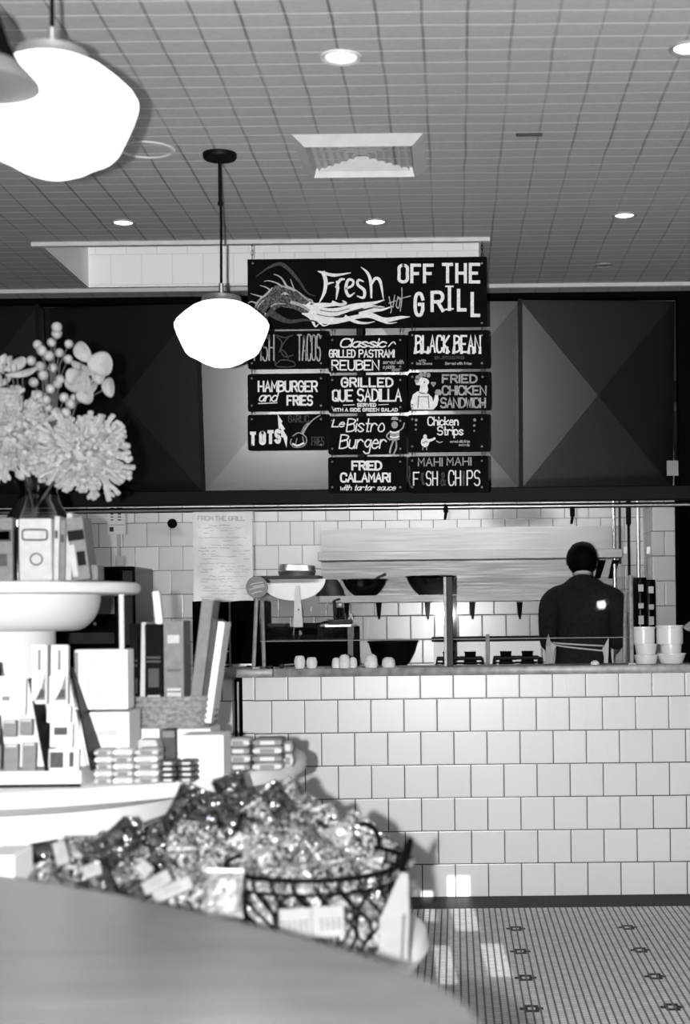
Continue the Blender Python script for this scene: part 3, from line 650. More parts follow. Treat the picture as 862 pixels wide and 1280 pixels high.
tag(MB().tube([P(457, 733, 9.5), P(472, 722, 9.5), P(482, 717.5, 9.5)], [.012, .008, .009], 8).build('spoon', M['dark'], smooth=True), 'dark spoon handle sticking out of the black shelf bowl', 'spoon')
b0 = bowl(413, 9.5, 37, 21, zb, 'dark upturned bowl shape standing in for a head reflected in the guard glass', m=M['dark']); b0.rotation_euler.x = PI; b0.location.z = zb+21*9.5/F  # bowl shape added in place of a dark reflection in the glass
for x, lab in ((433, 'below the dark reflection shape'), (473, 'below the bowl with the spoon'), (534, 'below the wide bowl'), (590, 'right of the middle guard post'), (649, 'left of the cook')):
    t_ = thing('hanging_clip', P(x, 755, 9.42), 'black clip hanging from the stainless shelf '+lab, 'clip', 'clips under the shelf')
    MB().tube([(0, 0, .012), (0, 0, 0)], .018, 8).build('jaw', M['black'], t_, smooth=True); MB().tube([(0, 0, 0), (0, 0, -.06), (.002, 0, -.095)], [.017, .012, .005], 8).build('handle', M['black'], t_, smooth=True)
for x, y, lab in ((557, 633, 'black clip on the hood rail above the shelf'), (715, 638, 'black clip on the hood rail above the cook')):
    t_ = thing('hanging_clip', P(x, y, 7.345), lab, 'clip'); MB().tube([(0, 0, .01), (0, 0, -.03)], .012, 8).build('jaw', M['black'], t_, smooth=True); MB().tube([(0, 0, -.03), (-.006, 0, -.065)], [.008, .006], 8).build('handle', M['black'], t_, smooth=True)
# wire shelf with lidded pan, reflection disc and paddle on the left
o1 = P(356, 723, 9.3); ws = thing('wire_shelf', o1, 'dark narrow wall shelf carrying a pan, left of the stainless shelves', 'shelf')
pbox(MB(), 314, 719.5, 398, 723.5, 9.3, .3, o1).build('shelf_board', M['dark'], ws)
for x in (322, 392): pbox(MB(), x, 723, x+3, 730, 9.5, .16, o1).build('bracket', M['black'], ws)
zz = P(356, 719.5, 9.3).z; p = P(371, 715, 9.42); pan = thing('saute_pan', (p.x, p.y, zz), 'low round metal pan with tilted second pan on the small dark wall shelf', 'pan')
r_ = 24*9.4/F
MB().lathe([(0, 0), (r_*.92, 0), (r_*1.0, .03), (r_*.98, .03), (r_*.9, .004), (0, .004)], n=36).build('pan_body', M['alu'], pan, smooth=True)
MB().lathe([(0, .03), (r_*.98, .03), (r_*.92, .066), (r_*.86, .07), (0, .068)], n=36, M=roty(.06)).build('lid', M['alu'], pan, smooth=True)
hb = P(366, 724, 9.325); R_ = 36*9.325/F  # white half disc put in for a bright reflection in the glass
tag(MB().prism([hb+Vector((R_*1.12*math.cos(PI+PI*k/20), 0, R_*.74*math.sin(PI+PI*k/20))) for k in range(21)], (0, .015, 0)).build('reflection_disc', M['white2']), 'white half disc standing in for a reflection in the glass guard', 'reflection stand-in')
mb = MB(); mb.prism([P(x, y, 8.9) for x, y in ((367, 784), (368, 736), (370, 731), (374, 732), (378.5, 784))], (0, .012, 0))
o = mb.build('paddle', M['white']); tag(o, 'tapered white paddle with a hole standing on the black oven', 'paddle')
mb = MB().lathe([(0, 0), (.005, 0), (.005, .002), (0, .002)], P(373, 762, 8.9)+Vector((0, -.002, 0)), 12, Matrix.Rotation(-PI/2, 3, 'X')); mb.build('hole', M['black'], o)
# black oven
KZ = .96
def unit(name, x0, y0, x1, d, dep, lab, cat):
    a = P((x0+x1)/2, y0, d); o = thing(name, (a.x, a.y, 0), lab, cat); wd = (x1-x0)*d/F
    return o, wd, a.z
o, wd, zt_ = unit('counter_oven', 333, 784, 441, 8.75, .6, 'wide black counter oven behind the left glass guard', 'oven')
MB().box((0, .3, zt_/2), (wd, .6, zt_), bev=.006).build('oven_body', M['blackm'], o)
MB().box((wd*.32, .28, zt_+.006), (wd*.3, .5, .012)).build('top_plate', M['alu'], o)
MB().box((wd*.47, -.008, zt_-.1), (.03, .016, .2)).build('side_trim', M['mid'], o)
MB().box((0, -.006, zt_-.075), (wd*.9, .012, .012)).build('door_rail', M['dark'], o)
p = P(388, 782, 9.0); pn = thing('frying_pan', (p.x, p.y, zt_+.002), 'dark frying pan on the black oven', 'pan')
MB().lathe([(0, 0), (.05, 0), (.065, .022), (.062, .022), (.048, .004), (0, .004)], n=24).build('pan_body', M['dark'], pn, smooth=True); MB().tube([(.06, 0, .018), (.13, 0, .034)], .007, 8).build('handle', M['black'], pn, smooth=True)
p = P(346, 782, 9.0)
tag(MB().box((p.x, p.y, zt_+.012), (.13, .2, .022), bev=.004).build('griddle_plate', M['dark']), 'flat dark plate lying on the left of the black oven', 'plate')
p = P(425, 784, 8.95); t_ = thing('drink_mixer', (p.x, p.y, zt_+.012), 'dark mixer with lever standing at the right end of the black oven', 'mixer')
MB().box((0, 0, .015), (.14, .1, .03), bev=.008).build('base', M['dark'], t_); MB().lathe([(0, .03), (.03, .03), (.024, .05), (.02, .1), (.0, .1)], n=20).build('column', M['blackg'], t_, smooth=True)
MB().tube([(-.03, -.01, .03), (-.035, -.01, .14), (0, -.01, .15)], .008, 8).build('arm', M['dark'], t_, smooth=True); MB().ball((.0, 0, .112), .014).build('knob', M['light'], t_, smooth=True); MB().tube([(.055, -.03, .03), (.07, -.03, .06), (.075, -.03, .03)], .006, 8).build('handle', M['white2'], t_, smooth=True)
# work table with black bowl
o, wd, zt_ = unit('work_table', 444, 833, 536, 8.9, .6, 'low stainless work table under the black bowl', 'table')
zt_ = .985
MB().box((0, .3, zt_-.02), (wd, .62, .04)).build('table_top', M['steel'], o)
for sx in (-1, 1):
    for y in (.04, .56): MB().tube([(sx*(wd/2-.03), y, 0), (sx*(wd/2-.03), y, zt_-.04)], .018, 10).build('leg', M['alu'], o)
bowl(490, 9.1, 64, 34, zt_, 'large black mixing bowl low behind the counter rolls', m=M['black'])
# range with grates
o, wd, zt_ = unit('cooking_range', 538, 796, 684, 8.9, .6, 'stainless cooking range with black grates left of the cook', 'range')
pxm = lambda x: (x-611)*8.9/F
zl = .985
MB().box((0, .32, zl/2), (wd, .64, zl), bev=.004).build('range_body', M['steel'], o)
for x0, x1 in ((540, 608), (614, 682)):
    MB().box(((pxm(x0)+pxm(x1))/2, .56, zl+.075), (pxm(x1)-pxm(x0), .03, .15)).build('guard_panel', M['steel'], o)
    mbg = MB(); 
    for k in range(4): 
        yy = .05+.14*k; mbg.tube([(pxm(x0+4), yy, zl+.0), (pxm(x0+5), yy, zl+.052), (pxm(x1-5), yy, zl+.052), (pxm(x1-4), yy, zl)], .007, 8)
    mbg.tube([(pxm(x0+4), .04, zl+.03), (pxm(x1-4), .04, zl+.03)], .006, 8); mbg.tube([((pxm(x0)+pxm(x1))/2, .04, zl+.052), ((pxm(x0)+pxm(x1))/2, .5, zl+.052)], .006, 8)
    mbg.build('grate', M['black'], o, smooth=True)
    for xb in (x0+20, x1-20): MB().lathe([(0, 0), (.05, 0), (.04, .02), (.032, .07), (.036, .09), (0, .09)], (pxm(xb), .33, zl), 20).build('burner', M['blackm'], o, smooth=True)
    MB().box(((pxm(x0)+pxm(x1))/2, .52, zt_-.02), (pxm(x1)-pxm(x0)+.02, .12, .032), bev=.004).build('top_bar', M['black'], o)
MB().box((pxm(611), .4, (zl+zt_)/2), (.022, .05, zt_-zl+.02)).build('divider_post', M['mid'], o)
# right side: fridge body below, canisters, pipes
o, wd, zt_ = unit('prep_counter', 690, 833, 812, 8.95, .6, 'dark prep counter in front of the cook on the right', 'counter'); zp = .985
MB().box((0, .3, zp/2), (wd, .62, zp), bev=.004).build('counter_body', M['black'], o); MB().box((0, -.004, .6), (wd*.9, .012, .5)).build('door', M['dark'], o)
for x, y0, h, lab in ((800, 722, .32, 'tall black canister with painted pale highlights behind the white bowls'), (811, 722, .24, 'shorter black canister beside the tiled pillar')):
    p = P(x, 780, 8.98 if x == 800 else 9.12); t_ = thing('canister', (p.x, p.y, zp), lab, 'canister'); R_ = .042
    hh_ = P(x, y0, 9).z-zp-(0 if x == 800 else .01)
    MB().lathe([(0, 0), (R_, 0), (R_, hh_*.95), (R_*.9, hh_), (0, hh_)], n=28).build('body', M['blackg'], t_, smooth=True)
    for k, (zz_, s_) in enumerate(((.88, .04), (.68, .03), (.52, .05))): MB().box((0 if x == 800 else .008, -R_-.001, hh_*zz_), (.03, .004, s_)).build('label', M['light'], t_)  # pale blocks put on for the bright highlights of the canisters
def pipe(pts, r, lab, m='black'):
    tag(MB().tube(pts, r, 10).build('pipe', M[m], smooth=True), lab, 'pipe')
p = P(785, 640, 9.2)
pipe([(p.x, p.y, P(785, 720, 9.2).z), (p.x, p.y, P(785, 657, 9.2).z), (p.x, p.y, P(785, 655, 9.2).z), (p.x, p.y, P(785, 590, 9.2).z)], [.008, .008, .016, .016], 'black vertical pipe with a thick upper sleeve right of the cook')
p = P(774, 640, 9.5)
pipe([(p.x, p.y, P(774, 705, 9.5).z), (p.x, p.y, P(774, 590, 9.5).z)], .008, 'thin dark vertical pipe behind the sleeved one', 'dark')
for x, m_, lab in ((767, 'chrome', 'thin bright steel rod at the right end of the shelf unit'), (797, 'alu', 'pale conduit running down the wall by the tiled pillar')):
    p = P(x, 660, 9.45); pipe([(p.x, p.y, P(x, 790, 9.45).z), (p.x, p.y, P(x, 590, 9.45).z)], .012, lab, m_)
for x, y, lab in ((781, 688, 'small pale switch box beside the sleeved pipe'), (810, 688, 'small pale switch box on the wall by the tiled pillar')):
    p = P(x, y, 9.66 if x < 800 else 9.285); tag(MB().box((p.x, p.y, p.z), (.022, .02, .045), bev=.003).build('switch_box', M['white']), lab, 'switch')
# black cooler left of the round sign, dark machine further left
o, wd, zt_ = unit('reach_in_cooler', 240, 751, 322, 8.45, .6, 'black glass fronted cooler below the hanging paper menu', 'cooler')
MB().box((0, .3, zt_/2), (wd, .6, zt_), bev=.005).build('cooler_body', M['blackm'], o)
q = lambda x: (x-281)*8.45/F
zq = lambda y: P(285, y, 8.45).z
MB().box((q(287), -.006, (zt_+zq(834))/2), (.010, .012, zt_-zq(834))).build('frame_bar', M['alu'], o)
for y, xa, xb in ((814, 262, 287), (831, 262, 318)): MB().box((q((xa+xb)/2), -.006, zq(y)), (q(xb)-q(xa), .012, .010)).build('frame_bar', M['alu'], o)
MB().box((q(258), -.008, zq(790)), (.05, .006, .3)).build('vent_grille', M['dark'], o)
p = P(294, 832, 8.2); t_ = thing('measuring_cup', (p.x, p.y, 1.0), 'small white cup with long handle in front of the black cooler', 'cup')
MB().lathe([(0, 0), (.017, 0), (.018, .045), (.015, .045), (.015, .004), (0, .004)], n=20).build('cup', M['white'], t_, smooth=True); MB().tube([(.015, 0, .036), (.06, 0, .037)], .004, 8).build('handle', M['white'], t_)
tag(MB().box((p.x, p.y+.02, .5), (.14, .14, 1.0), bev=.004).build('pedestal', M['blackm']), 'dark plinth under the small white cup', 'plinth')
o, wd, zt_ = unit('coffee_machine', 52, 708, 166, 8.2, .5, 'black boxy coffee machine behind the white display stand', 'machine')
MB().box((0, .3, zt_/2+.3), (wd, .5, zt_-.6), bev=.008).build('housing', M['blackg'], o)
q = lambda x: (x-109)*8.2/F
zq = lambda y: P(109, y, 8.2).z
MB().box((q(108), .043, zq(754)), (q(140)-q(76), .014, .12)).build('window', M['mid'], o); MB().box((q(157), .043, zq(760)), (.05, .012, .4)).build('side_trim', M['dark'], o)
MB().box((q(105), .04, zq(778)), (q(142)-q(70), .02, .05)).build('shelf', M['blackm'], o); MB().box((q(110), .04, zq(798)), (q(138)-q(80), .02, .06)).build('drip_tray', M['dark'], o); MB().ball((q(116), .03, zq(780)), .01).build('lamp', M['white'], o)
MB().box((0, .3, .3), (wd, .5, .6)).build('cabinet', M['blackm'], o)
# card holder, wall knob, hanging paper menu
p = P(149, 720, 8.28); zc = P(109, 708, 8.2).z; t_ = thing('sign_holder', (p.x, p.y+.02, zc), 'printed card on a thin stand on top of the black coffee machine', 'card holder')
zt2 = P(147, 645, 8.28).z-zc
MB().box((0, 0, .03), (.045, .03, .06), bev=.004).build('base', M['light'], t_); MB().tube([(-.008, 0, .05), (-.010, 0, zt2)], .006, 8).build('stem', M['light'], t_)
c_ = MB().box((-.014, -.012, zt2), (.1, .006, .2)).build('card', M['white'], t_); MB().box((-.004, -.012, zt2+.10), (.105, .014, .02)).build('clip', M['mid'], t_)
mb = MB()
for k in range(7):
    for cx_, wd_ in ((-.037, .022), (.004, .028)): mb.box((cx_, -.016, zt2+.075-.016*k), (wd_*random.uniform(.6, 1), .001, .006))
mb.box((-.014, -.016, zt2-.048), (.09, .001, .002)); mb.box((-.04, -.016, zt2-.072), (.022, .001, .026)); mb.build('print', M['dark'], t_)
p = P(217, 655, 9.62)
k_ = thing('ball_knob', p, 'black ball knob on the white tiled kitchen wall', 'knob'); MB().ball((0, -.05, 0), .031, 10).build('ball', M['blackm'], k_, smooth=True); MB().tube([(0, -.04, 0), (0, .08, 0)], .009, 8).build('stem', M['black'], k_)
D_ = 7.38; a = P(242, 752, D_); b = P(315, 640, D_); pm = thing('paper_menu', ((a.x+b.x)/2, a.y, a.z), 'large sheet of paper menu clipped under the hood', 'menu sheet'); wd, hh_ = b.x-a.x, b.z-a.z
nx, ny = 16, 24; v = []; f = []
wav = lambda u_, w_: .006*math.sin(u_*9+w_*5)+.010*noise.noise((u_*2.6, w_*3.5, 2))
for j in range(ny+1):
    for i in range(nx+1): u_, w_ = i/nx, j/ny; v.append(((u_-.5)*wd, wav(u_, w_), w_*hh_+(.003*math.sin(u_*9) if j == 0 else 0)))
for j in range(ny):
    for i in range(nx): k = j*(nx+1)+i; f.append((k, k+1, k+nx+2, k+nx+1))
n_ = len(v); v += [(x, y+.0012, z) for x, y, z in v]; f += [tuple(n_+i for i in q_[::-1]) for q_ in f]
m_ = MB(); m_.add(v, f); sheetm = mat('sheet_paper', .85, .45, var=.05, sc=30); m_.build('sheet', sheetm, pm, smooth=True)
a_ = MB()
lx0 = Vector(pm.location)
text(a_, 'FROM THE GRILL', 247, 645, 306, 651, 1.0, D_, gap=1.3)
y = 657
while y < 748:
    x = 248+random.uniform(0, 8)
    while x < 306:
        L_ = random.uniform(4, 14)
        if random.random() < .72: stroke(a_, [(x, y), (x+L_*.3, y+random.uniform(-.7, .7)), (x+L_*.7, y+random.uniform(-.7, .7)), (min(308, x+L_), y)], random.choice((.5, .7, .9)), D_)
        x += L_+random.uniform(1, 3)
    y += random.choice((3, 3.5, 4, 5.5))
vv = []
for q_ in a_.v:
    q_ = q_-lx0; u_, w_ = q_.x/wd+.5, q_.z/hh_; vv.append(Vector((q_.x, wav(u_, w_)-.0015+q_.y, q_.z)))
a_.v = vv; a_.build('handwriting', mat('faint_ink', .5, .8), pm)
MB().box((.01, -.004, hh_), (.018, .012, .03), bev=.003).build('clip', M['white'], pm)

# ------------------------------------------------------------------ on the counter
CT = 1.062
# glass guard on posts
g0 = thing('sneeze_guard', (P(557, 835, 7.06).x, P(557, 835, 7.06).y, CT), 'clear glass guard with slim metal posts standing along the counter slab', 'glass guard')
def gl(p): return p-Vector(g0.location)
def gz(y, x=557): return P(x, y, 7.06).z-CT
xA, xB, xC = P(324, 780, 7.06).x-g0.location.x, 0.0, P(787, 780, 7.06).x-g0.location.x
zlo, zhi = gz(799), gz(723)
for a_, b_ in ((xA, xB-.004), (xB+.004, xC)):
    MB().box(((a_+b_)/2, .03, (zlo+zhi)/2), (b_-a_, .006, zhi-zlo)).build('glass_pane', M['glass'], g0)
    MB().box(((a_+b_)/2, .03, zlo-.001), (b_-a_, .007, .004)).build('pane_edge', M['mid'], g0)
def post(x0, x1, y0, y1, dy, name='post', m='alu'):
    p0 = gl(P(x0, y0, 7.06)); p1 = gl(P(x1, y1, 7.06)); p1.z = max(.0, p1.z); MB().tube([(p1.x, dy, p1.z), (p0.x, dy, p0.z)], .0095, 8).build(name, M[m], g0, smooth=True)
mp = mat('worn_metal_post', .35, .5, .3, var=.25, sc=40)
M['postm'] = mp
for x0, x1, y0, y1, dy in ((321.5, 318, 746, 840, -.03), (325, 327.5, 748, 834, .07), (787, 788.5, 719, 840, -.03), (784, 782, 740, 829, .07)): post(x0, x1, y0, y1, dy, m='postm')
MB().box((0, -.012, (gz(721))/2), (.014, .03, gz(721)), bev=.002).build('post', mp, g0); MB().box((.021, -.008, (gz(721))/2), (.028, .034, gz(721)), bev=.002).build('post', M['dark'], g0)
for x in (321.5, 788): MB().box((P(x, 835, 7.06).x-g0.location.x, .02, .003), (.035, .15, .006)).build('foot', M['postm'], g0)
p = P(321, 734, 7.0); t_ = thing('round_sign', p, 'round grey sign on top of the left guard post', 'sign')
rs = 13.5*7/F; Mx = Matrix.Rotation(PI/2, 3, 'X')
MB().lathe([(0, -.004), (rs, -.004), (rs*1.03, 0), (rs, .004), (0, .004)], n=40, M=Mx).build('disc', M['mid'], t_, smooth=True)
mb = MB()
for pts in ([(313, 731), (319, 729), (328, 728)], [(312, 737), (319, 735), (330, 733)], [(315, 742), (321, 740), (327, 739)], [(316, 733.5), (323, 732), (329, 731)]): stroke(mb, pts, 1.5, 6.993)
mb.v = [v_-Vector(p) for v_ in mb.v]; mb.build('lettering', M['light'], t_)
# small white cups and rolls
def roll(px, w_, h_, lab, d=6.98, kind=0):
    p = P(px, 838, d); t_ = thing('dressing_cup' if kind else 'bread_roll', (p.x, p.y, CT), lab, 'cup' if kind else 'roll', 'small white things along the counter edge'); r = w_*d/F/2; h = h_*d/F
    if kind:
        MB().lathe([(0, 0), (r*.8, 0), (r*.98, h*.3), (r, h*.6), (r*.8, h*.93), (r*.5, h), (0, h)], n=9, M=rotz(random.random())).build('cup_body', M['paper'], t_)
    else:
        MB().lathe([(0, 0), (r*.85, 0), (r, h*.25), (r*.98, h*.45), (r*.9, h*.5), (r*.98, h*.55), (r*.8, h*.85), (r*.4, h), (0, h)], n=22).build('roll_body', M['paper'], t_, smooth=True)
    return t_
roll(374.5, 14, 16, 'left of the two white paper cups on the counter slab', kind=1); roll(389.5, 14, 14, 'right of the two white paper cups on the counter slab', kind=1)
roll(420, 11, 13, 'smallest white wrapped roll, at the left of the roll cluster'); roll(430.5, 15, 17, 'tall white wrapped roll in the middle of the left cluster', 6.96); roll(441, 11, 13, 'white wrapped roll at the right of the left cluster', 7.0); roll(463.5, 17, 17, 'large white wrapped roll right of the left cluster'); roll(485.5, 17, 13, 'white dome shaped roll furthest right, in front of the black bowl')
p = P(352, 836, 6.99); t_ = thing('spoon_rest', (p.x, p.y, CT), 'small dark utensil with round end left of the white cups', 'utensil'); MB().ball((0, 0, .012), .014, 8, (1, 1, .8)).build('head', M['dark'], t_, smooth=True); MB().tube([(.01, 0, .016), (.06, 0, .02)], .004, 8).build('handle', M['alu'], t_, smooth=True)
p = P(337, 836, 6.99); tag(MB().lathe([(0, 0), (.018, 0), (.016, .012), (.006, .014), (0, .014)], (p.x, p.y, CT), 16).build('jar_lid', M['dark'], smooth=True), 'tiny dark lid on the counter beside the left guard post', 'lid')
p = P(744, 836, 7.0); tag(MB().lathe([(0, 0), (.022, 0), (.02, .012), (.008, .02), (0, .02)], (p.x, p.y+.03, CT), 7).build('napkin', M['white']), 'crumpled white napkin on the counter in front of the cook', 'napkin')
def crock(px, zb_, wt, wb, h, lab, d=7.09, name='ceramic_bowl', chips=False):
    p = P(px, 833, d); t_ = thing(name, (p.x, p.y, zb_), lab, 'bowl'); a, b, h = wt*d/F/2, wb*d/F/2, h*d/F
    MB().lathe([(0, 0), (b, 0), (b+(a-b)*.15, h*.1), (b+(a-b)*.6, h*.55), (a*.97, h*.88), (a*1.02, h*.9), (a*1.02, h), (a*.93, h), (a*.9, h*.85), (b*.85, h*.12), (0, h*.1)], n=36).build('bowl_body', M['white2'], t_, smooth=True)
    MB().lathe([(b*.8, .0005), (b*.82, -.001), (b*.9, -.001), (b*.92, .0005)], n=30).build('foot_ring', M['light'], t_, smooth=True)
    return zb_+h+.0015
z_ = crock(807, CT+.001, 30, 25, 11, 'white bowl at the bottom of the left stack on the counter'); z_ = crock(807, z_, 28, 24, 13, 'middle white bowl of the left stack on the counter'); crock(804.5, z_, 28, 27, 21, 'tall white crock on top of the left bowl stack')
z_ = crock(839, CT+.001, 36, 27, 12.5, 'wide white bowl at the bottom of the right stack on the counter'); z_ = crock(838.5, z_, 27, 25, 11, 'narrow white bowl in the middle of the right stack'); crock(837, z_, 34, 33, 23, 'tall white crock with dark crumbs, on top of the right bowl stack')
p = P(858, 790, 7.3); tag(MB().prism([P(853, 784, 7.3), P(862, 777, 7.3), P(866, 790, 7.3), P(858, 788, 7.3)], (0, .03, 0)).build('folded_napkin', M['mid']), 'folded napkin corner at the right picture edge', 'napkin')
tag(MB().box((P(862, 812, 7.32).x, P(862, 812, 7.32).y+.03, (P(862, 790, 7.32).z+CT)/2), (.08, .1, P(862, 790, 7.32).z-CT), bev=.004).build('napkin_holder', M['blackm']), 'black box holder at the right edge of the counter', 'holder')

# ------------------------------------------------------------------ the cook, seen from behind
def skin(name, verts, edges, m, parent, root=0, sub=2):
    me = bpy.data.meshes.new(name); me.from_pydata([v[0] for v in verts], edges, []); me.materials.append(m)
    o = bpy.data.objects.new(name, me); C.objects.link(o); o.parent = parent
    s_ = o.modifiers.new('Skin', 'SKIN'); s_.use_smooth_shade = True; s_.branch_smoothing = .6
    for i, v in enumerate(verts):
        r = v[1]; me.skin_vertices[0].data[i].radius = r if isinstance(r, tuple) else (r, r)
        me.skin_vertices[0].data[i].use_root = (i == root)
    o.modifiers.new('Subdivision', 'SUBSURF').levels = sub; o.modifiers['Subdivision'].render_levels = sub
    return o
DC = 8.35; hc = P(727.5, 700, DC)
cook = thing('person', (hc.x, hc.y, 0), 'cook seen from behind in dark shirt and tied white apron at the range', 'person')
# joints relative to the base point, facing +Y; z heights in metres
V_ = [((0, 0, .93), (.15, .10)), ((0, -.01, 1.08), (.145, .10)), ((0, -.015, 1.24), (.16, .11)), ((0, -.01, 1.38), (.13, .09)), ((0, .01, 1.455), (.06, .06)), ((0, .025, 1.50), (.052, .052)), ((0, .045, 1.575), (.072, .085)), ((0, .05, 1.645), (.062, .075))]
E_ = [(0, 1), (1, 2), (2, 3), (3, 4), (4, 5), (5, 6), (6, 7)]
def limb(start, chain):
    prev = start
    for c_ in chain: V_.append(c_); E_.append((prev, len(V_)-1)); prev = len(V_)-1
    return prev
for s_ in (-1, 1):
    w_ = limb(3, [((s_*.14, -.01, 1.40), .062), ((s_*.175, -.005, 1.375), .058), ((s_*.185, .0, 1.26), .048), ((s_*.19, .015, 1.14), .04), ((s_*.165, .14, 1.09), .036), ((s_*.13, .27, 1.07), .026), ((s_*.125, .31, 1.068), (.034, .018)), ((s_*.12, .35, 1.066), (.034, .015))])
    for k in range(4):
        fx = s_*(.12+(k-1.5)*.018); lk = (.052, .062, .058, .045)[k]
        limb(w_, [((fx, .372, 1.064), .0095), ((fx, .372+lk*.5, 1.058), .0085), ((fx-s_*.002, .372+lk*.8, 1.040), .0075)])
    limb(w_-1, [((s_*.085, .325, 1.06), .011), ((s_*.075, .36, 1.052), .009)])
    limb(0, [((s_*.085, 0, .86), .09), ((s_*.095, .02, .66), .075), ((s_*.10, .03, .48), .055), ((s_*.10, .0, .30), .05), ((s_*.10, -.015, .09), .036), ((s_*.105, .06, .045), .036), ((s_*.11, .15, .035), .03)])
body = skin('body', V_, E_, M['skin'], cook)
sv = [((0, -.0, 1.02), (.155, .115)), ((0, -.015, 1.12), (.16, .118)), ((0, -.02, 1.25), (.188, .125)), ((0, -.015, 1.385), (.175, .108)), ((0, .006, 1.475), (.088, .078)), ((0, .014, 1.512), (.060, .068))]; se = [(0, 1), (1, 2), (2, 3), (3, 4), (4, 5)]
for s_ in (-1, 1):
    n0 = len(sv); sv += [((s_*.14, -.01, 1.405), .082), ((s_*.182, -.005, 1.37), .076), ((s_*.189, 0, 1.26), .062), ((s_*.193, .012, 1.15), .054), ((s_*.180, .08, 1.115), .048)]; se += [(3, n0), (n0, n0+1), (n0+1, n0+2), (n0+2, n0+3), (n0+3, n0+4)]
skin('shirt', sv, se, M['shirt'], cook, 1)
tv_ = [((0, 0, 1.0), (.15, .115)), ((0, 0, .92), (.158, .118))]; te = [(0, 1)]
for s_ in (-1, 1):
    n0 = len(tv_); tv_ += [((s_*.085, 0, .84), .1), ((s_*.095, .02, .66), .085), ((s_*.1, .03, .48), .068), ((s_*.1, .0, .3), .062), ((s_*.1, -.01, .09), .056)]; te += [(1, n0)]+[(n0+i, n0+i+1) for i in range(4)]
skin('trousers', tv_, te, M['trouser'], cook, 0)
for s_ in (-1, 1): skin('shoe', [((s_*.1, -.03, .05), (.045, .048)), ((s_*.105, .07, .042), (.045, .04)), ((s_*.112, .18, .035), (.035, .03))], [(0, 1), (1, 2)], M['black'], cook)
mb = MB()
for i in range(1): mb.ball((0, .018, 1.60), .086, 14, (1.0, 1.06, 1.12))
hairo = mb.build('hair', M['hair'], cook, smooth=True)
bm = bmesh.new(); bm.from_mesh(hairo.data)       # open the hair towards the face, lower it at the nape
bmesh.ops.delete(bm, geom=[f for f in bm.faces if f.calc_center_median().y > .075 and f.calc_center_median().z < 1.66], context='FACES')
for v_ in bm.verts:
    v_.co += v_.normal*.006*noise.noise(v_.co*40)
bm.to_mesh(hairo.data); bm.free(); hairo.modifiers.new('Solid', 'SOLIDIFY').thickness = .006
MB().ball((0, .118, 1.58), .013, 8, (.8, 1.3, 1.2)).build('nose', M['skin'], cook, smooth=True)
for s_ in (-1, 1):
    MB().ball((s_*.03, .108, 1.605), .011, 8).build('eye', M['white'], cook, smooth=True); MB().ball((s_*.081, .035, 1.585), .02, 8, (.35, .7, 1.2)).build('ear', M['skin'], cook, smooth=True)
MB().tube([(-.02, .112, 1.545), (0, .118, 1.543), (.02, .112, 1.545)], .004, 8).build('mouth', M['mid'], cook, smooth=True)
# apron: neck loop, waist ties, side panels, front
mb = MB(); mb.tube([(.040*math.cos(a_), .004+.055*math.sin(a_), 1.520-.006*math.sin(a_)) for a_ in [PI+PI*k/12 for k in range(13)]], [.009]*13, 8)
mb.build('apron_neck_loop', M['apron'], cook, smooth=True)
def around(a0, a1, z0, z1, rx, ry, n=16): return [(rx*math.sin(a), -.008-ry*math.cos(a), z0+(z1-z0)*i/n) for i, a in enumerate([a0+(a1-a0)*i/n for i in range(n+1)])]
MB().tube(around(-1.25, .6, 1.142, 1.122, .176, .128), .0045, 8).build('apron_tie', M['apron'], cook, smooth=True)
MB().tube(around(-1.25, .6, 1.132, 1.095, .178, .130), .0045, 8).build('apron_tie', M['apron'], cook, smooth=True)
for s_ in (-1, 1):
    if s_ < 0: poly = [(-.196, -.03, 1.20), (-.185, -.085, 1.150), (-.155, -.112, 1.128), (-.170, -.105, 1.09), (-.178, -.10, 1.02), (-.18, -.10, .8), (-.205, -.03, .78), (-.208, -.03, 1.12)]
    else: poly = [(.128, -.128, 1.170), (.100, -.140, 1.120), (.090, -.142, 1.108), (.100, -.142, 1.06), (.094, -.142, .98), (.098, -.142, .8), (.128, -.136, .8), (.118, -.138, 1.0), (.125, -.136, 1.10)]
    MB().prism(poly, (0, .006, 0)).build('apron_side', M['apron'], cook)
mb = MB(); nn = 12; v = []; f = []
for j in range(2):
    for i in range(nn+1):
        a_ = -1.3+2.6*i/nn; v.append((.176*math.sin(a_), .135*math.cos(a_), .62+.6*j))
f = [(i, i+1, nn+2+i, nn+1+i) for i in range(nn)]; mb.add(v, f); fr = mb.build('apron_front', M['apron'], cook, smooth=True); fr.modifiers.new('Solid', 'SOLIDIFY').thickness = .004

# unseen lamp added by the rear wall to mirror a bright spot in the guard
p = Vector((1.55, -8.9, 1.385)); t_ = thing('glint_lamp', p, 'small unseen globe lamp added for the bright spot mirrored in the guard', 'wall lamp'); MB().ball((0, .12, 0), .045, 12).build('globe', mat('bright_globe', .9, .3, emit=22), t_, smooth=True); MB().tube([(0, -.09, 0), (0, .09, 0)], .015, 10).build('arm', M['black'], t_)

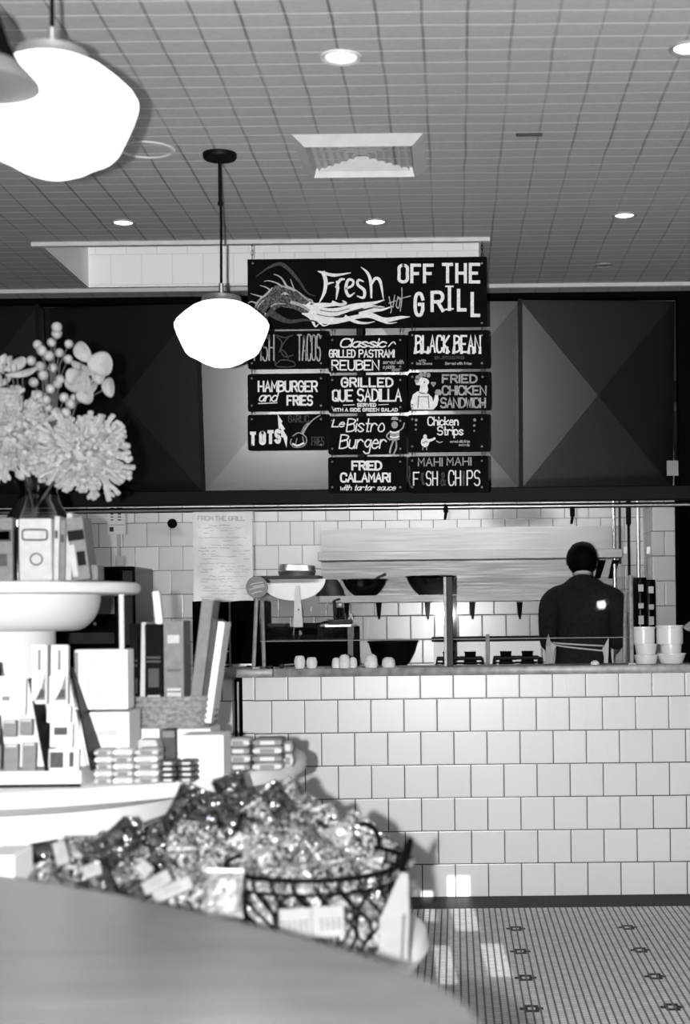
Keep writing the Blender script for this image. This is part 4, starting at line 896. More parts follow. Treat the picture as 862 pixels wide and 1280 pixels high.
# ------------------------------------------------------------------ tiered display stand on the left
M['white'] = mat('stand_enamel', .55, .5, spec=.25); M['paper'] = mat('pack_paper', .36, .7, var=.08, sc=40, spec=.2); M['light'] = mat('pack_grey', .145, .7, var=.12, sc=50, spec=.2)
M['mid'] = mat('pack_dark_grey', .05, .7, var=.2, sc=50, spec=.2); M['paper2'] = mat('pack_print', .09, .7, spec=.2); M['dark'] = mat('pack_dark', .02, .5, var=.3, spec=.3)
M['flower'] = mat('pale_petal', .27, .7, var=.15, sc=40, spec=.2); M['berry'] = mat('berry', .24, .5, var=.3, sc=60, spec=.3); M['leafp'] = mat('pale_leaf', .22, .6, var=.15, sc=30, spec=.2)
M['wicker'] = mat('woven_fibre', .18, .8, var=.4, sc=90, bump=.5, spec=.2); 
SX, SY = -1.2, -2.95
zu1 = P(80, 725, 3.72).z; zu0 = P(80, 741, 3.70).z; zl1 = P(60, 989, 3.29).z; zl0 = zl1-.042
stand = thing('display_stand', (SX, SY, 0), 'white round tiered display stand on the left loaded with boxes and books', 'display stand')
def disc_part(name, R, z0, z1, m='white', r=.012):
    return MB().lathe([(0, z0), (R-r, z0), (R-r*.3, z0+r*.3), (R, z0+r), (R, z1-r), (R-r*.3, z1-r*.3), (R-r, z1), (0, z1)], n=96).build(name, M[m], stand, smooth=True)
disc_part('upper_tier', .36, zu0, zu1); disc_part('lower_tier', .80, zl0, zl1)
def bowl_part(name, R, zt_, dep): return MB().lathe([(0, zt_-dep)]+[(R*(.72+.28*math.sin(k*PI/16)), zt_-dep*math.cos(k*PI/16)) for k in range(9)], n=72).build(name, M['white'], stand, smooth=True)
bowl_part('tier_support', .255, zu0, .095); bowl_part('tier_support', .59, zl0, .055)
MB().lathe([(.135, zl1), (.135, zu0-.05)], n=48).build('column', M['white'], stand, smooth=True)
MB().lathe([(0, 0), (.53, 0), (.52, .06), (.49, .1), (.49, zl0-.03)], n=72).build('drum', M['white'], stand, smooth=True)
for a_ in (.0, 2.1, 4.2): MB().tube([(.315*math.cos(a_), .315*math.sin(a_), zl1), (.315*math.cos(a_), .315*math.sin(a_), zu0)], .0075, 10).build('post', M['white'], stand, smooth=True)

def fthing(name, x0, y0, x1, d, dep, z0, lab, cat, m, parts=(), lean=0, grp=None, tip=0, bev=.003, body='box_body', rz=0):
    c = P((x0+x1)/2, y0, d); wd = (x1-x0)*d/F; h = c.z-z0
    o = thing(name, (c.x, c.y, z0), lab, cat, grp)
    o.rotation_euler = (tip, lean, rz)
    MB().box((0, dep/2, h/2), (wd, dep, h), bev=min(bev, wd*.2, dep*.2, h*.2)).build(body, M[m] if isinstance(m, str) else m, o)
    for (a0, b0, a1, b1, mm, nm) in parts:
        pa, pb = P(a0, b1, d), P(a1, b0, d)
        MB().box(((pa.x+pb.x)/2-c.x, -.0006, (pa.z+pb.z)/2-z0), (abs(pb.x-pa.x), .0016, abs(pb.z-pa.z))).build(nm, M[mm], o)
    return o
ZU = zu1+.0005; ZL = zl1+.0005
dU = 3.76
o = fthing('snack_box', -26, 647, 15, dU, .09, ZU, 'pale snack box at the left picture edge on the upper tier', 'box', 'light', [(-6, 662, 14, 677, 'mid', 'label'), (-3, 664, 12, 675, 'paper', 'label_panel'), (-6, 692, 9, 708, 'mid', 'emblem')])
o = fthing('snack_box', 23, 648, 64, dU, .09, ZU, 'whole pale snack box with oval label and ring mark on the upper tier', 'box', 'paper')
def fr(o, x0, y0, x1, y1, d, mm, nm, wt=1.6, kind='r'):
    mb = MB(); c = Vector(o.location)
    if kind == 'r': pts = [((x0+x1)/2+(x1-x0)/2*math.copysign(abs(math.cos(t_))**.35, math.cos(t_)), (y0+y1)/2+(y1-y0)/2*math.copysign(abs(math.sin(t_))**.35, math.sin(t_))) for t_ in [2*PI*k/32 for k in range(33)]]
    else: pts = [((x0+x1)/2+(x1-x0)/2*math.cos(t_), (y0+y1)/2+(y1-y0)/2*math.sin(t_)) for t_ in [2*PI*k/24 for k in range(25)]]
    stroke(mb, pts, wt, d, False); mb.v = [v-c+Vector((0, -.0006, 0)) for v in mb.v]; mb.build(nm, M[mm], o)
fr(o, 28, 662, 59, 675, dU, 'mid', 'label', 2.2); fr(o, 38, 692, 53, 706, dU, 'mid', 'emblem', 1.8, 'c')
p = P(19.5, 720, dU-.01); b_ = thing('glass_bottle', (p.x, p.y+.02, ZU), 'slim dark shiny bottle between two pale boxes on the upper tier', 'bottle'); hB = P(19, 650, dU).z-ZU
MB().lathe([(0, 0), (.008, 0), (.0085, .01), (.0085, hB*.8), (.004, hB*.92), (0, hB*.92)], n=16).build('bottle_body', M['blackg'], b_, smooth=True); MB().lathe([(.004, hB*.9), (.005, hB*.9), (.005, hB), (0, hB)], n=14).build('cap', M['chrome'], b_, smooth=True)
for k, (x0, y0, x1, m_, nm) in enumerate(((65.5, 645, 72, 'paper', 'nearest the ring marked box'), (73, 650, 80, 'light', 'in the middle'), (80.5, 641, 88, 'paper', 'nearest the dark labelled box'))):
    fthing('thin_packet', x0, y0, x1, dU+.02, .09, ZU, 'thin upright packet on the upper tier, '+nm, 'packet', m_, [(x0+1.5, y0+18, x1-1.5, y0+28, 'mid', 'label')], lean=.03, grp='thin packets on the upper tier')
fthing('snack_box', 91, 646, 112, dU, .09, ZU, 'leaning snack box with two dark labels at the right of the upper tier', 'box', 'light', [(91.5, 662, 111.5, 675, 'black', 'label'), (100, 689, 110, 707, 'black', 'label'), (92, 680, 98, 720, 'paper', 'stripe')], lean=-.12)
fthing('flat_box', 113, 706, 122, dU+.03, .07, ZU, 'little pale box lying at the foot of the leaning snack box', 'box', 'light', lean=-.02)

# --- vase and flowers
VZ = P(50, 600, 4.05).z
vp = P(48, 640, 4.05); vase = thing('glass_vase', (vp.x, vp.y, ZU), 'dark clear glass vase behind the boxes on the upper tier', 'vase')
hv = VZ-ZU
MB().lathe([(0, 0), (.055, 0), (.085, .03), (.095, .08), (.085, hv*.62), (.055, hv*.8), (.05, hv*.9), (.062, hv), (.058, hv), (.046, hv*.9), (.05, hv*.8), (.08, hv*.6), (.09, .08), (.08, .035), (.05, .006), (0, .006)], n=44).build('vase_body', M['glassd'], vase, smooth=True)
MB().lathe([(0, .008), (.05, .008), (.088, .08), (.079, hv*.6), (0, hv*.6)], n=36).build('water', mat('vase_water', .03, .1), vase, smooth=True)
vtop = Vector((vp.x, vp.y, VZ-.03))
def stem_to(o, q, r=.0035):
    l = Vector(o.location); a_ = vtop+Vector((random.uniform(-.02, .02), random.uniform(-.02, .02), -.06)); m_ = (a_+q)/2+Vector((0, 0, .02))
    MB().tube([a_-l, m_-l, q-l], r, 7).build('stem', M['stem'], o, smooth=True)
def coral(px, py, d, R, lab, n=120, seed=1, squash=.9):
    rnd = random.Random(seed); q = P(px, py, d); o = thing('coral_flower', q, lab, 'flower', 'pale coral shaped blooms'); mb = MB()
    mb.ball((0, 0, 0), R*.5, 10)
    for i in range(n):
        z = 1-2*(i+.5)/n; a_ = i*2.39996; s_ = math.sqrt(1-z*z); dr = Vector((s_*math.cos(a_), s_*math.sin(a_), z)); dr = (dr+Vector((rnd.uniform(-.25, .25), rnd.uniform(-.25, .25), rnd.uniform(-.25, .25)))).normalized()
        if dr.y > .55: continue
        lg = rnd.random() < .3; L_ = R*(rnd.uniform(1.02, 1.24) if lg else rnd.uniform(.78, .98)); side = dr.orthogonal().normalized(); side.rotate(Matrix.Rotation(rnd.uniform(0, 6.28), 3, dr))
        p0 = dr*R*.35; p1 = dr*L_*.68+side*R*.04; w0 = R*(.07 if lg else .05)
        mb.tube([p0, (p0+p1)/2+side*R*.05, p1], [w0*1.1, w0*1.2, w0], 6)
        for sg in (-1, 1):
            e = dr*L_+side*sg*R*rnd.uniform(.10, .2); mb.tube([p1, (p1+e)/2+side*sg*R*.03, e, e+(e-p1).normalized()*R*.02], [w0*.9, w0*.75, w0*.95, w0*.35], 6)
            if rnd.random() < .5:
                s2 = side.cross(dr); mb.tube([(p1+e)/2, (p1+e)/2+dr*R*.12+s2*R*.12, (p1+e)/2+dr*R*.16+s2*R*.14], [w0*.7, w0*.8, w0*.3], 6)
    mb.v = [Vector((v.x, v.y*.8, v.z*squash)) for v in mb.v]
    mb.build('bloom', M['flower'], o, smooth=True); stem_to(o, q); return o
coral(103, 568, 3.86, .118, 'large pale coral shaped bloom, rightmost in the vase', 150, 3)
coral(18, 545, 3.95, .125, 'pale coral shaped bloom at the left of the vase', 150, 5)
# berries
q0 = P(66, 500, 3.95); o = thing('berry_branch', q0, 'dark branch of round pale berries rising above the blooms', 'branch'); mbs = MB()
for x, y in ((71, 409), (71, 417), (64, 428), (47, 431), (52, 438), (86, 430), (61, 445), (85, 449), (39, 451), (50, 458), (66, 460), (54, 469), (42, 478), (75, 474), (63, 486), (48, 494), (74, 441), (80, 497), (88, 505), (60, 510), (70, 515), (52, 520), (40, 505), (82, 516), (62, 538), (72, 480), (33, 516), (58, 500), (93, 498)):
    d_ = 3.92+random.uniform(-.03, .05); b_ = P(x, y, d_)-q0; mb = MB(); mb.ball(b_, .0125*random.uniform(.9, 1.1), 8); mb.build('berry', M['berry'], o, smooth=True)
    j = P(65+(x-65)*.45, y+26, 3.95)-q0; mbs.tube([P(62+(x-62)*.15, 560, 3.98)-q0, j, b_], [.0028, .0022, .0016], 6)
mbs.build('twigs', M['stem'], o, smooth=True)
# round leaves
q0 = P(100, 500, 3.9); o = thing('leafy_branch', q0, 'branch of broad pale rounded leaves at the upper right of the bouquet', 'branch')
def leaf(px, py, w_, h_, ang, d, m='leafp', tiltx=.3):
    c = P(px, py, d)-q0; a, b = w_/2*d/F, h_/2*d/F; n = 20; nr = 4; v = [(0, 0, 0)]; f = []
    for j in range(1, nr+1):
        for i in range(n):
            t_ = 2*PI*i/n; r = j/nr; x = a*r*math.cos(t_); z = b*r*math.sin(t_)*(1+.12*math.cos(t_)); v.append((x, .012*(x*x/(a*a))*-1+.006*(z/b)**2, z))
    for i in range(n): f.append((0, 1+i, 1+(i+1) % n))
    for j in range(nr-1):
        for i in range(n): k = 1+j*n; f.append((k+i, k+(i+1) % n, k+n+(i+1) % n, k+n+i))
    R_ = roty(math.radians(ang)) @ rotx(random.uniform(-tiltx, tiltx)); mb = MB(); mb.add([R_ @ Vector(q)+c for q in v], f)
    l = mb.build('leaf', M[m], o, smooth=True); l.modifiers.new('Solid', 'SOLIDIFY').thickness = .0015; return c
mbs = MB()
for x, y, w_, h_, an in ((103, 440, 19, 29, -35), (126, 455, 31, 31, 0), (124, 468, 17, 24, 10), (136, 484, 16, 25, -5), (103, 461, 32, 13, 30), (98, 478, 32, 30, 0), (107, 495, 22, 20, 0), (113, 482, 18, 22, 20), (92, 470, 18, 24, 30)):
    c = leaf(x, y, w_, h_, an, 3.88+random.uniform(-.03, .03)); mbs.tube([P(78, 560, 3.95)-q0, P(95, 505, 3.92)-q0, c], [.003, .0025, .0015], 6)
mbs.build('twigs', M['stem'], o, smooth=True)
q0 = P(10, 480, 3.95); o = thing('leafy_branch', q0, 'sprig of long pale pointed leaves at the left picture edge', 'branch'); mbs = MB()
for x, y, w_, h_, an in ((3, 455, 11, 26, 15), (20, 456, 30, 15, -28), (28, 466, 42, 10, -12), (8, 488, 34, 9, 5), (10, 497, 30, 9, -6), (-6, 470, 24, 10, 30), (12, 450, 8, 14, 0), (-12, 458, 12, 28, -20), (2, 478, 30, 9, -25)):
    c = leaf(x, y, w_, h_, an, 3.9+random.uniform(-.03, .03)); mbs.tube([P(30, 560, 3.97)-q0, c], [.003, .0015], 6)
mbs.build('twigs', M['stem'], o, smooth=True)

# --- lower tier: display rack with cards
dR = 3.36
rk = thing('display_rack', (P(45, 980, dR).x, P(45, 980, dR).y, ZL), 'white cardboard display rack with black slanted sides at the left of the lower tier', 'rack')
rl = Vector(rk.location); rp = lambda x, y, d: P(x, y, d)-rl
zr = lambda y: P(45, y, dR).z-ZL
MB().box((-.02, .11, .018), ((112+45)*dR/F*.86, .22, .036), bev=.003).build('tray', M['white'], rk)
MB().box((-.02, -.002, -.0+.004), ((112+45)*dR/F*.86, .004, .007)).build('tray_edge', M['black'], rk)
def slab(x0, y0, x1, y1, w_, m, nm):
    a, b = rp(x0, y0, dR+.12), rp(x1, y1, dR+.0); b.z = max(b.z, .036)
    MB().prism([b, b+Vector((w_, 0, 0)), a+Vector((w_, 0, 0)), a], (0, .14, .0)).build(nm, M[m], rk)
slab(35, 848, 56, 968, .005, 'black', 'side_bar'); slab(87, 835, 113, 975, .005, 'black', 'side_bar'); slab(-25, 830, -12, 968, .005, 'black', 'side_bar')
MB().prism([rp(-20, 968, dR+.10), rp(110, 968, dR+.10), rp(86, 845, dR+.2), rp(-30, 845, dR+.2)], (0, .008, 0)).build('back_panel', M['white'], rk)
def item(name, x0, y0, x1, y1, d, lab, cat, m, parts=(), grp=None, dep=.012, tip=-.12):
    c = P((x0+x1)/2, y1, d); t_ = thing(name, c, lab, cat, grp); wd = (x1-x0)*d/F; h = (y1-y0)*d/F; t_.rotation_euler.x = tip
    MB().box((0, dep/2, h/2), (wd, dep, h), bev=.002).build('front', M[m], t_)
    for (a0, b0, a1, b1, mm, nm) in parts: MB().box((((a0+a1)/2-(x0+x1)/2)*d/F, -.0006, (y1-(b0+b1)/2)*d/F), ((a1-a0)*d/F, .0014, (b1-b0)*d/F)).build(nm, M[mm], t_)
    return t_
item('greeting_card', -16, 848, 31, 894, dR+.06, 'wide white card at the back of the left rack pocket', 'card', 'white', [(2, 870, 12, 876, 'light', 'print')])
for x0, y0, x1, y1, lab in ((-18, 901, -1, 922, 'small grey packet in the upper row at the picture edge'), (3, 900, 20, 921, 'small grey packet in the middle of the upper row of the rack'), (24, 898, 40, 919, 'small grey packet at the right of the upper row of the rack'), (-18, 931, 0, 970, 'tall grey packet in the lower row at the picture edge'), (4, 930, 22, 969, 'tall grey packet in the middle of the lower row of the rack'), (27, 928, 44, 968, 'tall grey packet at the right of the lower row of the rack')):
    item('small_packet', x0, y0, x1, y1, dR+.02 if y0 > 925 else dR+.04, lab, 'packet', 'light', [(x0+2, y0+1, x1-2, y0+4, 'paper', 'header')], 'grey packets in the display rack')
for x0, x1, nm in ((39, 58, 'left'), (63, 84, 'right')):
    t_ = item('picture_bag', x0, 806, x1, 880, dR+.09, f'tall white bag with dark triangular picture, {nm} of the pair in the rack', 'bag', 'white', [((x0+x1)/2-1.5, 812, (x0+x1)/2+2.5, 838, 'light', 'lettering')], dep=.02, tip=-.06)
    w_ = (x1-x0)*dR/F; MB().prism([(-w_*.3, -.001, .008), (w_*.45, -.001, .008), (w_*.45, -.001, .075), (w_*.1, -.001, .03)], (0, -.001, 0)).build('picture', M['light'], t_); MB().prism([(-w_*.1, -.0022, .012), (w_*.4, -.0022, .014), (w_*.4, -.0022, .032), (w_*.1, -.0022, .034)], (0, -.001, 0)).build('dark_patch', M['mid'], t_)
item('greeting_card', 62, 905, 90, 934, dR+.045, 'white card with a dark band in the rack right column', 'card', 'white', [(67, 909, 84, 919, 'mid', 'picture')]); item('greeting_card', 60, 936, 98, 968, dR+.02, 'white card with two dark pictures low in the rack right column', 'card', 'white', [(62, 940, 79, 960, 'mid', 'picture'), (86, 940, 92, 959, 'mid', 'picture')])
item('greeting_card', 58, 882, 88, 903, dR+.07, 'blank white card under the picture bags in the rack', 'card', 'white')
# boxed books beside the rack
dB = 3.5
hB2 = P(126, 887, dB).z
o = fthing('gift_box', 99, 890, 161, dB, .13, ZL, 'plain white gift box under the framed box beside the rack', 'box', 'white', [(122, 912, 148, 920, 'paper', 'lettering')])
o = fthing('gift_box', 93, 812, 159, dB, .07, hB2, 'white box with framed cover standing beside the woven basket', 'box', 'white', [(94, 815, 98, 884, 'light', 'spine')])
fr(o, 110, 827, 146, 870, dB, 'paper2', 'frame', 1.0)
mb = MB(); text(mb, 'sea salt', 116, 829.5, 140, 835, .8, dB); mb.v = [v-Vector(o.location) for v in mb.v]; 
# woven basket with books
dW = 3.78; zW = P(210, 910, dW).z
bx0, bx1 = P(159, 890, dW).x, P(263, 890, dW).x; wc = ((bx0+bx1)/2, P(210, 900, dW).y+.09); hW = P(210, 876, dW-.09).z-zW
MBx = lambda: MB()
sup = fthing('riser_box', 160, 911, 199, dW-.03, .15, ZL, 'white riser box under the left end of the woven basket', 'box', 'white'); sup = fthing('riser_box', 221, 911, 263, dW-.03, .15, ZL, 'white riser box under the right end of the woven basket', 'box', 'white')
fthing('dark_tin', 202, 912, 219, dW-.04, .06, ZL, 'narrow dark tin between the two riser boxes', 'tin', 'mid', [(203, 914, 218, 922, 'light', 'label')])
wb = thing('woven_basket', (wc[0], wc[1], zW), 'oval woven basket of books on the lower tier', 'basket')
rx, ry = (bx1-bx0)/2, .1
def oval(prof, n=64):
    v = []; f = []; m_ = len(prof)
    for i in range(n):
        a_ = 2*PI*i/n; ca, sa = math.copysign(abs(math.cos(a_))**.7, math.cos(a_)), math.copysign(abs(math.sin(a_))**.7, math.sin(a_))
        for s_, z in prof: v.append((rx*s_*ca, ry*s_*sa, z))
    for i in range(n):
        for k in range(m_-1): f.append((i*m_+k, ((i+1) % n)*m_+k, ((i+1) % n)*m_+k+1, i*m_+k+1))
    return v, f
v, f = oval([(.01, 0), (.92, 0), (.95, hW*.3), (.97, hW*.6), (1, hW), (.95, hW), (.9, .008), (.01, .008)]); MB().add(v, f).build('basket_body', M['wicker'], wb, smooth=True)
mb = MB()
for k in range(5): mb.tube([(rx*(.955+.012*k)*math.copysign(abs(math.cos(a_))**.7, math.cos(a_)), ry*(.955+.012*k)*math.copysign(abs(math.sin(a_))**.7, math.sin(a_)), hW*(.12+.21*k)+.0015*(1 if i % 2 else -1)) for i, a_ in enumerate([2*PI*q/64 for q in range(65)])], .005, 6)
mb.build('weave_bands', M['wicker'], wb, smooth=True)
MB().tube([(rx*.985*math.copysign(abs(math.cos(a_))**.7, math.cos(a_)), ry*.985*math.copysign(abs(math.sin(a_))**.7, math.sin(a_)), hW) for a_ in [2*PI*q/64 for q in range(65)]], .006, 8).build('rim', M['wicker'], wb, smooth=True)
zb_ = zW+.01
def book(x0, y0, x1, m, lab, lean=0, dy=0, parts=()):
    d = dW-.0+dy; c = P((x0+x1)/2, y0, d); wd = (x1-x0)*d/F; h = (c.z-zb_); o = thing('book', (c.x, c.y+.045, zb_), lab, 'book', 'books in the woven basket'); o.rotation_euler.y = lean
    MB().box((0, .05, h/2), (wd*.86, .1, h*.985)).build('pages', M['paper'], o)
    mb = MB(); mb.box((0, -.001, h/2), (wd, .004, h), bev=.001); mb.box((-wd/2+.001, .05, h/2), (.002, .104, h)); mb.box((wd/2-.001, .05, h/2), (.002, .104, h)); mb.build('cover', M[m], o)
    for (fy0, fy1, fx, mm, nm) in parts: MB().box((0, -.0035, h*(fy0+fy1)/2), (wd*fx, .0012, h*(fy1-fy0))).build(nm, M[mm], o)
    return o
book(157, 780, 167.5, 'blackg', 'black book at the left end of the woven basket', parts=[(.62, .64, .8, 'mid', 'band'), (.57, .59, .8, 'mid', 'band'), (.3, .45, .7, 'dark', 'lettering')])
book(168.5, 778, 174.5, 'paper', 'thin white book between the two black ones', lean=.03)
book(176, 780, 198, 'blackg', 'thick black book with white marks on its spine', parts=[(.65, .67, .8, 'mid', 'band'), (.61, .63, .8, 'mid', 'band'), (.36, .55, .6, 'dark', 'lettering'), (.22, .28, .7, 'paper', 'emblem'), (.05, .13, .5, 'mid', 'picture')])
book(200, 776, 225, 'light', 'thick pale grey book in the middle of the woven basket', parts=[(.78, .86, .6, 'paper', 'emblem'), (.5, .53, .7, 'paper2', 'lettering'), (.22, .34, .7, 'paper', 'picture'), (.3, .31, .7, 'mid', 'band')])
book(228.5, 748, 243, 'light', 'tall grey book leaning right', lean=.13, parts=[(.02, .16, .8, 'paper', 'label')])
book(238, 772, 251, 'mid', 'grey book leaning behind the white slanted one', lean=.135, dy=.02)
book(250, 776, 258.5, 'white', 'bright white book slanted at the right end of the woven basket', lean=.15, dy=-.02)
o = fthing('paper_roll', 206, 738, 215, dW+.07, .03, zb_, 'white rolled paper standing at the back of the woven basket', 'paper roll', 'white', lean=-.10)
# stacks of wrapped bars
def stack(cols, ytop, rows, d, dep, nm, kinds, name='wrapped_bar', cat='candy bar', wrap=None):
    zt_ = P(200, ytop, d).z; h = (zt_-ZL)/rows
    for ci, (x0, x1) in enumerate(cols):
        for r in range(rows):
            c = P((x0+x1)/2, ytop, d); wd = (x1-x0)*d/F*.97
            lab = f"{ORD[r]} {cat} from the bottom of {nm}" + (f", {('left', 'right') [ci] if len(cols) == 2 else ('left', 'middle', 'right')[ci]} column" if len(cols) > 1 else '')
            t_ = thing(name, (c.x+random.uniform(-.001, .001), c.y, ZL+h*r), lab, cat, 'wrapped bars stacked on the lower tier'); m = kinds[(ci+r) % len(kinds)]
            v = []; f = []; n = 10
            for i in range(n+1):
                u_ = i/n*2-1; hh_ = h*.48*(1-abs(u_)**10*.45)
                for (y, k) in ((0, .55), (.006, 1), (dep-.006, 1), (dep, .55)): v += [(u_*wd/2, y, h*.5-hh_*k), (u_*wd/2, y, h*.5+hh_*k)]
            for i in range(n):
                a_ = i*8; b_ = a_+8
                ring = [0, 2, 4, 6, 7, 5, 3, 1]
                for q in range(8): f.append((a_+ring[q], a_+ring[(q+1) % 8], b_+ring[(q+1) % 8], b_+ring[q]))
            f.append((0, 1, 3, 5, 7, 6, 4, 2)); e_ = n*8; f.append((e_+0, e_+2, e_+4, e_+6, e_+7, e_+5, e_+3, e_+1))
            MB().add(v, f).build('wrapper', M[m], t_, smooth=True)
            MB().box((0, -.0006, h*.5), (wd*.5, .003, h*.5)).build('label', M['paper' if m != 'paper' else 'light'], t_)
stack([(117, 139), (140, 165), (167, 197)], 936, 5, 3.40, .07, 'the left stack by the rack', ['paper', 'white'])
stack([(168, 198)], 924, 1, 3.6, .07, 'the low pile behind the left stack', ['paper'])
stack([(199, 220), (222, 243)], 951, 4, 3.42, .07, 'the dark chocolate stack', ['dark', 'mid'])
for k, (r_, c_) in enumerate(()): pass
fthing('gift_box', 224, 919, 279, 3.5, .12, ZL, 'large blank white box between the dark chocolate stack and the right stack', 'box', 'white')
stack([(283, 312), (315, 352)], 925, 4, 3.66, .09, 'the right stack near the tier edge', ['light', 'paper'], 'candy_box', 'candy box')
stack([(353, 366)], 928, 2, 3.74, .06, 'the edge stack', ['paper', 'light'], 'candy_box', 'candy box')

# ------------------------------------------------------------------ low round table with wire basket and candy bags
TZ = .70; tx, ty = -.53, -4.05
lt_ = thing('round_table', (tx, ty, 0), 'white round low table under the wire basket of candy bags', 'table')
MB().lathe([(0, TZ-.09), (.40, TZ-.09), (.45, TZ-.075), (.475, TZ-.04), (.47, TZ-.012), (.45, TZ), (0, TZ)], n=80).build('table_top', M['white'], lt_, smooth=True)
MB().lathe([(0, 0), (.26, 0), (.25, .03), (.06, .05), (.05, .3), (.06, TZ-.09)], n=48).build('pedestal', M['white'], lt_, smooth=True)
bc = Vector((P(398, 1100, 2.78).x, -7+2.73, TZ+.001)); RX, RY, RB = .160, .20, .105; RZ = .160
wbk = thing('wire_basket', bc, 'black scrolled wire basket heaped with candy bags', 'basket')
YS = RY/RX
def ell(R1, z, n=48, ph=0): return [(R1*math.cos(2*PI*i/n+ph), YS*R1*math.sin(2*PI*i/n+ph), z) for i in range(n+1)]
mb = MB(); mb.tube(ell(RX, RZ), .0042, 8, False); mb.tube(ell(RX+.002, RZ-.024), .0028, 8, False); mb.build('rim', M['blackm'], wbk, smooth=True)
mb = MB(); mb.tube(ell(RB, .004), .0035, 8, False); mb.tube(ell(RB*.6, .004), .003, 8, False); mb.build('base_ring', M['blackm'], wbk, smooth=True)
for k in range(26):
    a0 = 2*PI*k/26; pts = []
    for j in range(15):
        t_ = j/14; a_ = a0+.26*math.sin(t_*PI*1.6); z = RZ*t_; r = RB+(RX-RB)*t_**.8+.010*math.sin(t_*PI); pts.append((r*math.cos(a_), YS*r*math.sin(a_), z))
    MB().tube(pts, .0027, 6).build('wire', M['blackm'], wbk, smooth=True)
for k in range(14):
    a0 = 2*PI*k/14+.1; pts = []
    for j in range(25):
        t_ = 2*PI*j/24; z = RZ*.56+RZ*.30*math.sin(t_); a_ = a0+.20*math.cos(t_); r = RB+(RX-RB)*(z/RZ)**.8+.012; pts.append((r*math.cos(a_), YS*r*math.sin(a_), z))
    MB().tube(pts, .0024, 6, False).build('scroll', M['blackm'], wbk, smooth=True)
for s_ in (-.15, 1.1):
    pts = []
    for j in range(17):
        t_ = PI*j/16; a_ = s_+.22*math.cos(t_); r = RX+.004+.008*math.sin(t_); pts.append((r*math.cos(a_), YS*r*math.sin(a_), RZ+.040*math.sin(t_)))
    MB().tube(pts, .0045, 8).build('handle', M['blackm'], wbk, smooth=True)
def speck(name, lo, hi, sc, rough=.2, coat=.6):
    t = NT(name); vo = t.n('ShaderNodeTexVoronoi'); vo.inputs['Scale'].default_value = sc; t.l(t.obj(), vo.inputs['Vector'])
    sp_ = t.n('ShaderNodeSeparateColor'); t.l(vo.outputs['Color'], sp_.inputs[0]); t.l(t.ramp(sp_.outputs[0], [(.15, lo), (.55, (lo+hi)*.45), (.9, hi)]), t.b.inputs['Base Color'])
    t.b.inputs['Roughness'].default_value = rough; t.b.inputs['Coat Weight'].default_value = coat; t.b.inputs['Coat Roughness'].default_value = .08
    t.bump(vo.outputs['Distance'], .5, .004); return t.m
BM = {'speckled': speck('candy_mix', .008, .24, 150), 'dark': speck('dark_candy', .001, .03, 110, .15, .8), 'grey': speck('grey_candy', .02, .17, 170), 'pale': speck('pale_candy', .10, .30, 110)}
def bag_mesh(seed, wd, h):
    n, m_ = 14, 18; v = []; f = []
    for side in (1, -1):
        for j in range(m_+1):
            for i in range(n+1):
                u_, w_ = i/n*2-1, j/m_*2-1; e = (1-u_**4)*(1-w_**6)
                th = .024*e*(1+.55*noise.noise((u_*2.2+seed, w_*2.2, side*3+seed)))+.004*noise.noise((u_*6+seed, w_*7, side*5.))*(1 if abs(w_) < .92 else .4)
                v.append((u_*wd/2*(1-.08*(1-w_*w_)), -side*th, w_*h/2+.004*noise.noise((u_*3, seed, w_)))) 
    k0 = (n+1)*(m_+1)
    for s_ in (0, 1):
        for j in range(m_):
            for i in range(n):
                a_ = s_*k0+j*(n+1)+i; q = (a_, a_+1, a_+n+2, a_+n+1); f.append(q if s_ == 0 else q[::-1])
    for j in range(m_):
        for i in (0, n): a_ = j*(n+1)+i; f.append((a_, a_+n+1, a_+n+1+k0, a_+k0))
    for i in range(n):
        for j in (0, m_): a_ = j*(n+1)+i; f.append((a_, a_+1, a_+1+k0, a_+k0))
    return MB().add(v, f)
protos = {}
def interp(tb, x):
    for (a, ya), (b, yb) in zip(tb, tb[1:]):
        if x <= b: return ya+(yb-ya)*max(0, (x-a))/(b-a)
    return tb[-1][1]
YT = [(20, 1080), (60, 1062), (120, 1052), (180, 1054), (215, 1020), (250, 1008), (300, 1000), (345, 996), (380, 1002), (420, 1022), (460, 1042), (490, 1064), (505, 1080)]
YB = [(20, 1104), (430, 1176), (505, 1180)]
rnd = random.Random(11); count = 0
rowname = ['front', 'second', 'third', 'fourth', 'fifth', 'sixth', 'seventh', 'eighth', 'ninth']
rows_ = {}
x = 34
while x < 500:
    yt, yb = interp(YT, x)+16, interp(YB, x)-2; n_ = max(1, int(round((yb-yt)/22))+1)
    for r in range(n_):
        f_ = r/max(1, n_-1) if n_ > 1 else .5
        rows_.setdefault(r, []).append((x+(12 if r % 2 else -6)+rnd.uniform(-6, 6), yb+(yt-yb)*f_+rnd.uniform(-5, 5), 2.66+.30*f_+(.06 if x < 220 else 0)+rnd.uniform(-.02, .02)))
    x += 34
